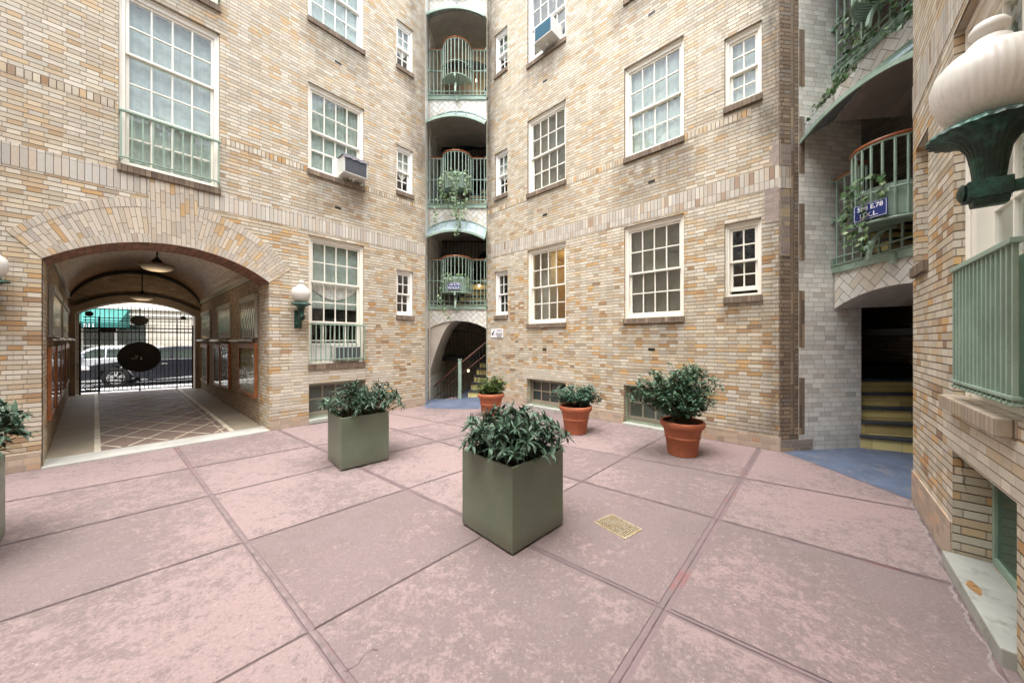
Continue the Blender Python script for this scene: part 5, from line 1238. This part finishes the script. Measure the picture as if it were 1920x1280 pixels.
def pot(x, y, r, h, label):
    t = thing('potted_shrub', label, 'potted plant', (x, y, .004), 0, 'terracotta pots along the brick wall')
    prof = [(0, 0), (.62, 0), (.655, .012), (.66, .03), (.765, .50), (.80, .515), (.80, .54), (.775, .56), (.865, .78), (.90, .80), (.955, .82), (1.0, .89), (1.0, .955), (.985, .985), (.95, 1.0), (.90, .99), (.885, .95), (.87, .86), (0, .86)]
    q = MB(); q.lathe([(a*r, b*h) for a, b in prof[:-2]], 56); q.build('pot', M['terra'], t, smooth=True, ang=50)
    q = MB()
    q.lathe([(a*r*.885, h*.87+.012*math.sin(a*9)) for a in (.0, .3, .6, .8, 1.0)], 24); q.build('soil', M['soil'], t, smooth=True)
    return t
def small_shrub(parent, blobs, n, zb, seed, mat, L=.026, W=.016, stems=26, spread=.12, base_r=.08):
    """blobs: ellipsoids (x,y,z,rx,ry,rz) whose shells carry clustered leaves"""
    random.seed(seed); q = MB(); st = MB(); tips = []
    vol = [b[3]*b[4]*b[5] for b in blobs]
    for k in range(stems):
        b = random.choices(blobs, vol)[0]; v = Vector((random.gauss(0, 1), random.gauss(0, 1), random.gauss(.2, 1))).normalized()*random.uniform(.55, 1.0)
        tip = Vector((b[0]+v.x*b[3], b[1]+v.y*b[4], b[2]+v.z*b[5])); an = random.random()*2*PI; rr = random.random()*base_r
        base = Vector((rr*math.cos(an), rr*math.sin(an), zb)); mid = Vector((base.x*.6+tip.x*.35, base.y*.6+tip.y*.35, (base.z+tip.z)/2))
        P = [base*(1-t)**2 + mid*(2*t*(1-t)) + tip*t*t for t in [i/7 for i in range(8)]]
        st.tube(P, [.0045-.0004*i for i in range(8)], 5); tips.append(P)
    twigs = []
    for P in tips:
        for j in range(9):
            t = random.uniform(.42, 1); i = min(6, int(t*7)); p = P[i].lerp(P[i+1], t*7-i if t < 1 else 1)
            d = (rv()+Vector((p.x, p.y, 0)).normalized()*.7+Vector((0, 0, .5))).normalized(); e = p+d*random.uniform(.04, .13)
            ok = False
            for b in blobs:
                if ((e.x-b[0])/b[3])**2+((e.y-b[1])/b[4])**2+((e.z-b[2])/b[5])**2 < 1.12: ok = True
            if ok: twigs.append((p, e)); st.tube([p, (p+e)/2+rv(.006), e], [.0018, .0014, .001], 4, caps=False)
    per = max(4, n//max(1, len(twigs)))
    for p, e in twigs:
        tn = min(1, max(0, random.gauss(.42, .16)))
        for j in range(per):
            t = random.uniform(.15, 1.05); c = p.lerp(e, t); d = (rv()+ (e-p).normalized()*.8).normalized(); d.z = d.z*.6+.05
            s_ = random.uniform(.7, 1.25); leaf(q, c+rv(.008), d, Vector((random.gauss(0, .35), random.gauss(0, .35), 1)), L*s_, W*s_, min(1, max(0, tn+random.gauss(0, .2))), .15, .15)
    q.build('foliage', M[mat], parent, recalc=False); st.build('stems', M['stem'], parent, smooth=True)
p = pot(2.175, 4.36, .262, .43, 'largest terracotta pot with a tall airy green shrub by the right end of the wall')
small_shrub(p, [(-.22, 0, .87, .42, .34, .30), (.14, .03, .92, .38, .32, .29), (-.50, -.05, .80, .25, .25, .23), (-.06, -.05, .70, .44, .34, .20), (.30, 0, .68, .20, .18, .13), (.38, 0, .92, .15, .16, .18)], 14000, .37, 21, 'leaf_box', L=.033, W=.020, stems=125, base_r=.10)
p = pot(1.0, 5.37, .255, .43, 'middle terracotta pot with a flat topped blue green shrub')
small_shrub(p, [(-.08, 0, .63, .31, .28, .14), (.20, 0, .61, .26, .25, .14), (.30, -.02, .52, .15, .16, .13), (-.24, 0, .60, .20, .20, .12)], 6500, .37, 22, 'leaf_blue', L=.032, W=.017, stems=60, base_r=.05)
p = pot(-.41, 6.62, .262, .43, 'farthest terracotta pot with a yellow green shrub, by the stair tower')
small_shrub(p, [(0, 0, .62, .28, .27, .17), (-.14, 0, .54, .20, .2, .13), (.15, 0, .57, .20, .2, .14)], 3300, .37, 23, 'leaf_yellow', L=.05, W=.024, stems=50, base_r=.08)

# ---- ivy
def ivy_leaf(q, p, n, up, s, tone):
    n = n.normalized(); x = up.cross(n).normalized(); y = n.cross(x)
    sh = [(0, -.05), (.32, -.28), (.55, -.12), (.42, .18), (.62, .42), (.26, .48), (0, 1.0), (-.26, .48), (-.62, .42), (-.42, .18), (-.55, -.12), (-.32, -.28)]
    b = len(q.v); q.v.append(tuple(p+y*(s*.2)+n*.002))
    for a, c in sh: q.v.append(tuple(p+x*(a*s)-y*(-c*s)+n*(-.12*s*abs(a))))
    for i in range(12): q.f.append((b, b+1+i, b+1+(i+1) % 12)); q.tone[len(q.f)-1] = tone
def ivy(frame, strands, label, seed, size=.045, dens=.035, tones=(.25, .7), origin=None, fullness=1):
    random.seed(seed); o = frame.pt(*(origin or (0, 0, 0))); t = thing('trailing_ivy', label, 'plant', o, frame.rz); org = Vector(origin or (0, 0, 0))
    q = MB(); st = MB()
    for S in strands:
        P = [Vector(p)-org for p in S]; pts = []
        for a, b in zip(P, P[1:]):
            n = max(2, int((b-a).length/.03))
            for i in range(n): pts.append(a.lerp(b, i/n)+Vector((math.sin(len(pts)*.7)*.008, math.cos(len(pts)*.9)*.006, 0)))
        pts.append(P[-1]); st.tube(pts, .0028, 4)
        acc = 0
        for a, b in zip(pts, pts[1:]):
            acc += (b-a).length*random.uniform(.6, 1.5)*fullness
            while acc > dens:
                acc -= dens; side = random.choice((-1, 1)); off = Vector((side*random.uniform(.008, .045), random.uniform(-.04, .015), random.uniform(-.02, .02)))
                nrm = Vector((random.gauss(0, .45), -1+random.gauss(0, .3), random.gauss(.35, .35))); up = Vector((side*.5+random.gauss(0, .4), 0, -1))
                ivy_leaf(q, a+off, nrm, up, size*random.uniform(.6, 1.2), min(1, max(0, random.uniform(*tones) if random.random() < .8 else random.uniform(.6, 1))))
    q.build('foliage', M['leaf_ivy'], t, recalc=False); st.build('stems', M['stem'], t)
    return t
def trough(frame, cs, z, label, h=.40, fluted=True):
    t = thing('balcony_planter', label, 'planter', frame.pt(cs, -.03, z), frame.rz, 'half round planters in the balcony cages')
    q = MB(); R = .30; n = 36
    for i in range(n):
        a, b = PI*i/n, PI*(i+1)/n; ra, rb = R*(1+.012*math.cos(18*a)), R*(1+.012*math.cos(18*b))
        q.poly([(-ra*math.cos(a), -ra*math.sin(a), 0), (-rb*math.cos(b), -rb*math.sin(b), 0), (-rb*math.cos(b), -rb*math.sin(b), h), (-ra*math.cos(a), -ra*math.sin(a), h)])
    q.poly([(-R, 0, 0), (R, 0, 0), (R, 0, h), (-R, 0, h)]); q.build('tub', M['green'], t, smooth=True, recalc=False)
    q = MB(); q.poly([(-R*math.cos(PI*i/n)*.99, -R*math.sin(PI*i/n)*.99, h-.03) for i in range(n+1)]); q.build('soil', M['soil'], t, recalc=False)
trough(FT, .71, 2.62, 'pale green half round planter behind the blue sign on the far tower', .34); trough(FT, .71, 5.09, 'pale green half round planter with long ivy on the second balcony of the far tower', .34)
trough(FR_, .81, 2.75, 'green half round planter full of ivy on the right tower balcony', .34); trough(FR_, .81, 5.29, 'green planter on the upper balcony of the right tower', .34)
y0 = -.40
ivy(FT, [[(.50, y0, 5.45), (.42, y0-.02, 5.30), (.40, y0, 5.0), (.33, y0, 4.75), (.29, -.45, 4.45), (.30, -.52, 4.15)], [(.6, y0, 5.45), (.62, y0-.03, 5.2), (.66, y0, 4.9), (.62, y0, 4.7)], [(.75, y0, 5.45), (.78, y0-.02, 5.1), (.74, y0, 4.85), (.78, y0, 4.5), (.84, -.5, 4.1), (.76, -.5, 3.85)], [(.95, y0+.05, 5.45), (1.0, y0, 5.25), (.98, -.35, 4.9), (.93, y0, 4.5), (.90, -.5, 4.2)], [(.5, y0, 5.3), (.7, y0-.02, 5.28), (.9, y0, 5.34), (1.06, -.3, 5.3)], [(.68, y0, 4.8), (.70, y0, 4.5), (.66, -.5, 4.3)], [(.4, -.3, 5.3), (.36, -.3, 5.0), (.5, y0, 4.8), (.58, y0, 4.55)], [(1.0, -.2, 5.3), (1.08, -.2, 5.0)]],
    'long ivy trailing from the second balcony of the far tower over the canopy', 31, .055, .030, (.3, .9), (.7, -.4, 5))
ivy(FT, [[(.5, y0, 2.98), (.62, y0, 3.02), (.8, y0, 2.99), (.93, y0+.04, 3.0)], [(.48, y0, 3.0), (.42, y0, 2.7), (.34, y0, 2.45), (.42, y0, 2.2), (.52, y0, 2.05), (.62, y0, 1.93)], [(.95, -.3, 3.0), (1.0, -.33, 2.8), (.98, -.3, 2.65)], [(.6, y0, 2.98), (.58, y0, 2.8)]],
    'thin ivy strand hanging from the lowest cage balcony of the far tower', 32, .05, .032, (.3, .8), (.7, -.4, 2.5), .8)
def cg(deg, r, z): a = math.radians(deg); return (.81-r*math.cos(a), -.015-r*math.sin(a), z)   # 0 deg = far side of the cage, 90 = front
ivy(FR_, [[cg(5, .37, 3.10), cg(25, .38, 3.17), cg(45, .38, 3.15), cg(70, .38, 3.18), cg(95, .38, 3.2), cg(125, .38, 3.18)], [cg(10, .38, 3.12), cg(6, .40, 2.98), cg(4, .39, 2.8), cg(0, .40, 2.62), cg(8, .38, 2.50)], [cg(30, .38, 3.1), cg(32, .38, 3.0), cg(35, .38, 2.95)], [cg(60, .38, 3.12), cg(62, .39, 2.98), cg(64, .39, 2.8), cg(64, .39, 2.62), cg(66, .38, 2.5)], [cg(95, .38, 3.15), cg(97, .38, 3.0), cg(96, .38, 2.85), cg(98, .39, 2.66), cg(100, .39, 2.5), cg(103, .38, 2.38)], [cg(46, .40, 2.98), cg(50, .40, 2.88), cg(56, .40, 2.85)], [cg(75, .39, 2.75), cg(78, .39, 2.6), cg(76, .39, 2.48)], [cg(120, .38, 3.15), cg(122, .38, 2.9)]],
    'ivy round the cage and blue sign on the right tower balcony', 33, .05, .021, (.15, .65), (.7, -.35, 2.9))
ivy(FR_, [[cg(0, .4, 5.6), cg(-5, .42, 5.3), cg(-4, .4, 5.0), cg(-8, .40, 4.85)], [(.55, -.35, 5.3), (.50, -.30, 5.05), (.55, -.18, 4.8), (.42, -.22, 4.65), (.30, -.3, 4.5), (.10, -.42, 4.3), (.03, -.44, 4.2)], [(.62, -.34, 5.3), (.60, -.3, 5.0), (.70, -.2, 4.8), (.62, -.25, 4.6), (.42, -.35, 4.46)], [(.85, -.34, 5.25), (.95, -.1, 4.9), (1.2, -.1, 4.82)], [(.5, -.3, 5.0), (.4, -.2, 4.78), (.35, -.25, 4.62), (.2, -.4, 4.42)], [(.72, -.3, 4.95), (.95, -.14, 4.72), (1.15, -.12, 4.84)], [(.28, -.28, 4.6), (.22, -.3, 4.5), (.25, -.35, 4.4)], [(.5, -.3, 4.7), (.42, -.34, 4.55), (.32, -.4, 4.42)]],
    'ivy climbing down over the arched canopy of the right tower', 34, .055, .022, (.15, .6), (.5, -.3, 4.8))

# ================================================================= DRAIN GRATE
gp = [(.645, 2.698), (.807, 2.821), (1.02, 2.674), (.825, 2.455)]
gc = (sum(p[0] for p in gp)/4, sum(p[1] for p in gp)/4); t = thing('drain_grate', 'small worn brass drain grate set in the pink paving', 'drain', (*gc, .004), math.atan2(2.698-2.455, .645-.825))
q = MB(); L_, W_ = .292, .222
q.box(-L_/2, L_/2, -W_/2, -W_/2+.012, -.003, .005); q.box(-L_/2, L_/2, W_/2-.012, W_/2, -.003, .005); q.box(-L_/2, -L_/2+.012, -W_/2+.012, W_/2-.012, -.003, .005); q.box(L_/2-.012, L_/2, -W_/2+.012, W_/2-.012, -.003, .005)
for i in range(15): x = -L_/2+.012+(L_-.024)*(i+.5)/15; q.box(x-.0027, x+.0027, -W_/2+.012, W_/2-.012, -.003, .003)
for i in range(10): y = -W_/2+.012+(W_-.024)*(i+.5)/10; q.box(-L_/2+.012, L_/2-.012, y-.0034, y+.0034, -.003, .0035)
q.build('grate', M['brass'], t)
q = MB(); q.poly([(-L_/2, -W_/2, .0012), (L_/2, -W_/2, .0012), (L_/2, W_/2, .0012), (-L_/2, W_/2, .0012)]); q.build('dark_pit', M['black'], t)

# ================================================================= STREET: CARS, FAR BUILDING
def car(frame, s_front, d_near, z0, L, Wd, H_, paint, label, roofy):
    """front towards -s; near flank at depth d_near"""
    t = thing('parked_car', label, 'car', frame.pt(s_front, d_near, z0), frame.rz)
    r = .36 if H_ > 1.48 else .33; wx = (.95, L-1.0)
    def arch(cx): return [(cx+(r+.06)*math.cos(a), r+(r+.06)*math.sin(a)) for a in [PI*i/10 for i in range(11)]][::-1]
    low = .24; belt = .93 if H_ > 1.48 else .86
    P = [(0.02, low+.05)]+[(.0, .5), (.03, .72), (.12, belt-.16), (.55, belt-.05), (1.15, belt+.04), (L*.5, belt+.07), (L-.35, belt+.08), (L-.04, belt-.02), (L, .6), (L-.03, low+.05), (L-.3, low)]
    P += [(x, z) for x, z in arch(wx[1])[::-1]]+[(wx[0]+r+.5, low)]+[(x, z) for x, z in arch(wx[0])[::-1]]
    # ordered outline: front bottom, over the top, back bottom, then arches along the bottom
    q = MB(); q.prism(P, 0, Wd)
    body = q.build('body', M[paint], t, bevel=.02, smooth=True)
    G_ = [(1.15, belt+.02), (1.95, H_-.07), (2.4, H_), (roofy, H_-.01), (L-.75, H_-.12), (L-.22, belt+.05)]
    q = MB(); n = len(G_)
    for y, k in ((.06, 0), (.20, 1)): pass
    ins = lambda z: .05+.17*(z-belt)/(H_-belt)
    q.v = [(x, ins(z), z) for x, z in G_]+[(x, Wd-ins(z), z) for x, z in G_]; q.f = [tuple(range(n)), tuple(range(2*n-1, n-1, -1))]+[(i, i+1, n+i+1, n+i) for i in range(n-1)]
    q.build('cabin', M[paint], t, smooth=True, bevel=.03)
    q = MB()
    def glassp(a, b):
        f = lambda x, z: (x, ins(z)-.012, z)
        q.poly([f(*p) for p in a]); 
    zt = H_-.13; zb_ = belt+.07
    glassp([(1.42, zb_), (2.35, zb_), (2.35, zt), (2.05, zt)], 0); glassp([(2.42, zb_), (3.35, zb_), (3.35, zt), (2.42, zt)], 0); glassp([(3.43, zb_), (L-.62, zb_), (L-.9, zt-.03), (3.43, zt)], 0)
    q.poly([(1.17, .15, belt+.05), (1.93, .26, H_-.09), (1.93, Wd-.26, H_-.09), (1.17, Wd-.15, belt+.05)][::-1]); q.v = [(x-.012 if i >= len(q.v)-4 else x, y, z+.012 if i >= len(q.v)-4 else z) for i, (x, y, z) in enumerate(q.v)]
    q.build('window', M['carglass'], t, recalc=False)
    for cx in wx:
        for y0, y1 in ((-.005, .2), (Wd-.2, Wd+.005)):
            q = MB(); q.lathe([(r*.62, -.1), (r*.9, -.1), (r, -.06), (r, .06), (r*.9, .1), (r*.62, .1)], 32); q.xf(lambda x, y, z: (x+cx, z+(y0+y1)/2, y+r)); wh = q.build('wheel', M['tyre'], t, smooth=True)
            q = MB(); q.lathe([(r*.58, -.085), (r*.64, -.095), (r*.64, .09), (r*.58, .085)], 32); q.xf(lambda x, y, z: (x+cx, z+(y0+y1)/2, y+r))
            yf = y0 if y0 < .1 else y1
            for k in range(5):
                for dv in (-.12, .12):
                    a = 2*PI*k/5+dv+.3; a2 = 2*PI*k/5+dv*1.9+.3; q.bar((cx+.04*math.cos(a), yf+.012, r+.04*math.sin(a)), (cx+r*.62*math.cos(a2), yf+.012, r+r*.62*math.sin(a2)), .035, .02, up=(0, 1, 0))
            q.build('rim', M['rim'], wh)
    q = MB(); q.box(.06, .34, -.006, .3, belt-.27, belt-.14); q.build('headlight', M['lampglass'], t, bevel=.02)
    q = MB(); q.box(L-.2, L-.02, -.006, .2, belt-.3, belt-.1); q.build('tail_light', M['taillight'], t, bevel=.02)
    q = MB(); q.box(1.62, 1.82, -.16, .02, belt+.08, belt+.22); q.build('mirror', M[paint], t, bevel=.03)
    q = MB(); q.box(2.1, 2.28, -.02, .0, belt-.12, belt-.09); q.box(3.1, 3.28, -.02, .0, belt-.12, belt-.09); q.build('door_handle', M['rim'], t, bevel=.004)
    q = MB(); q.box(2.38, 2.388, -.003, .0, low+.1, belt); q.box(3.39, 3.398, -.003, .0, low+.3, belt); q.build('door_gap', M['black'], t)
    q = MB(); q.box(-.012, .02, .35, Wd-.35, .45, .66); q.box(.9, 1.2, -.004, .01, .3, .34); q.build('grille', M['black'], t)
M['taillight'] = plain('red tail lamp', (.35, .01, .01), .2, var=.1)
car(FG, -1.14, 4.35, -.26, 4.9, 1.9, 1.50, 'cardark', 'dark navy sport utility car parked beyond the gate', 4.0)
car(FG, -3.9, 8.6, -.26, 4.9, 1.85, 1.46, 'carsilver', 'silver car seen behind the dark one beyond the gate', 3.7)
t = thing('street_post', 'blue metal post beside the cars, seen through the right end of the gate', 'post', FG.pt(2.55, 1.6, -.12), FG.rz)
q = MB(); q.box(-.10, .10, -.1, .1, 0, 1.10); q.box(-.12, .12, -.12, .12, 1.10, 1.13); q.build('post', M['bluepost'] if 'bluepost' in M else M['signblue'], t, bevel=.01)
q = MB(); q.box(-.07, .07, -.105, -.1005, .75, .95); q.build('panel', M['signwhite'], t)
# far building across the street
ff = Frame(FG.pt(0, 16)[:2], FG.e)
bF = thing('apartment_building', 'pale stone building across the street with a turquoise awning over its door', 'building', ff.pt(0), ff.rz)
HF = [(-4.3, -1.6, -.22, 2.5)]+[(x, x+1.3, .8, 2.6) for x in (1.2, 4.4, 7.6, -8.5)]+[(x, x+1.3, 4.2, 6.2) for x in (-8.5, -5.5, -2.2, 1.2, 4.4, 7.6)]
wall_mb(-30, 30, -.3, 6.0, HF[:5], dep=.3).build('wall', M['far_wall'], bF, recalc=False)
for h in HF[:5]:
    q = MB(); x0, x1, z0, z1 = h; q.box(x0, x0+.1, .16, .26, z0, z1); q.box(x1-.1, x1, .16, .26, z0, z1); q.box(x0+.1, x1-.1, .16, .26, z1-.1, z1); q.box((x0+x1)/2-.05, (x0+x1)/2+.05, .17, .25, z0, z1-.1); q.box(x0+.1, x1-.1, .18, .24, (z0+z1)/2-.04, (z0+z1)/2+.04)
    f = q.build('window', M['cream'], bF); q = MB(); q.poly([(x0, .22, z0), (x1, .22, z0), (x1, .22, z1), (x0, .22, z1)]); q.build('pane', M['carglass'], f, recalc=False)
q = MB(); q.box(-30, 30, -.25, .0, 3.3, 3.55); q.box(-30, 30, -.12, .0, 2.95, 3.05); q.build('cornice', M['cream'], bF)
aw = Frame(ff.pt(0)[:2], ff.e)
q = MB(); x0, x1 = -7.0, -2.35
q.v = [(x0, -1.9, 2.12), (x1, -1.9, 2.12), (x1, -1.9, 2.46), (x0, -1.9, 2.46), (x0, -.01, 2.12), (x1, -.01, 2.12), (x1, -.01, 3.35), (x0, -.01, 3.35)]; q.f = [(0, 1, 2, 3), (3, 2, 6, 7), (0, 3, 7, 4), (1, 5, 6, 2)]
a = q.build('awning', M['awning'], bF); text('511', .28, 'awning_lettering', M['signwhite'], a, (-3.42, -1.91, 2.24), bold=.006)
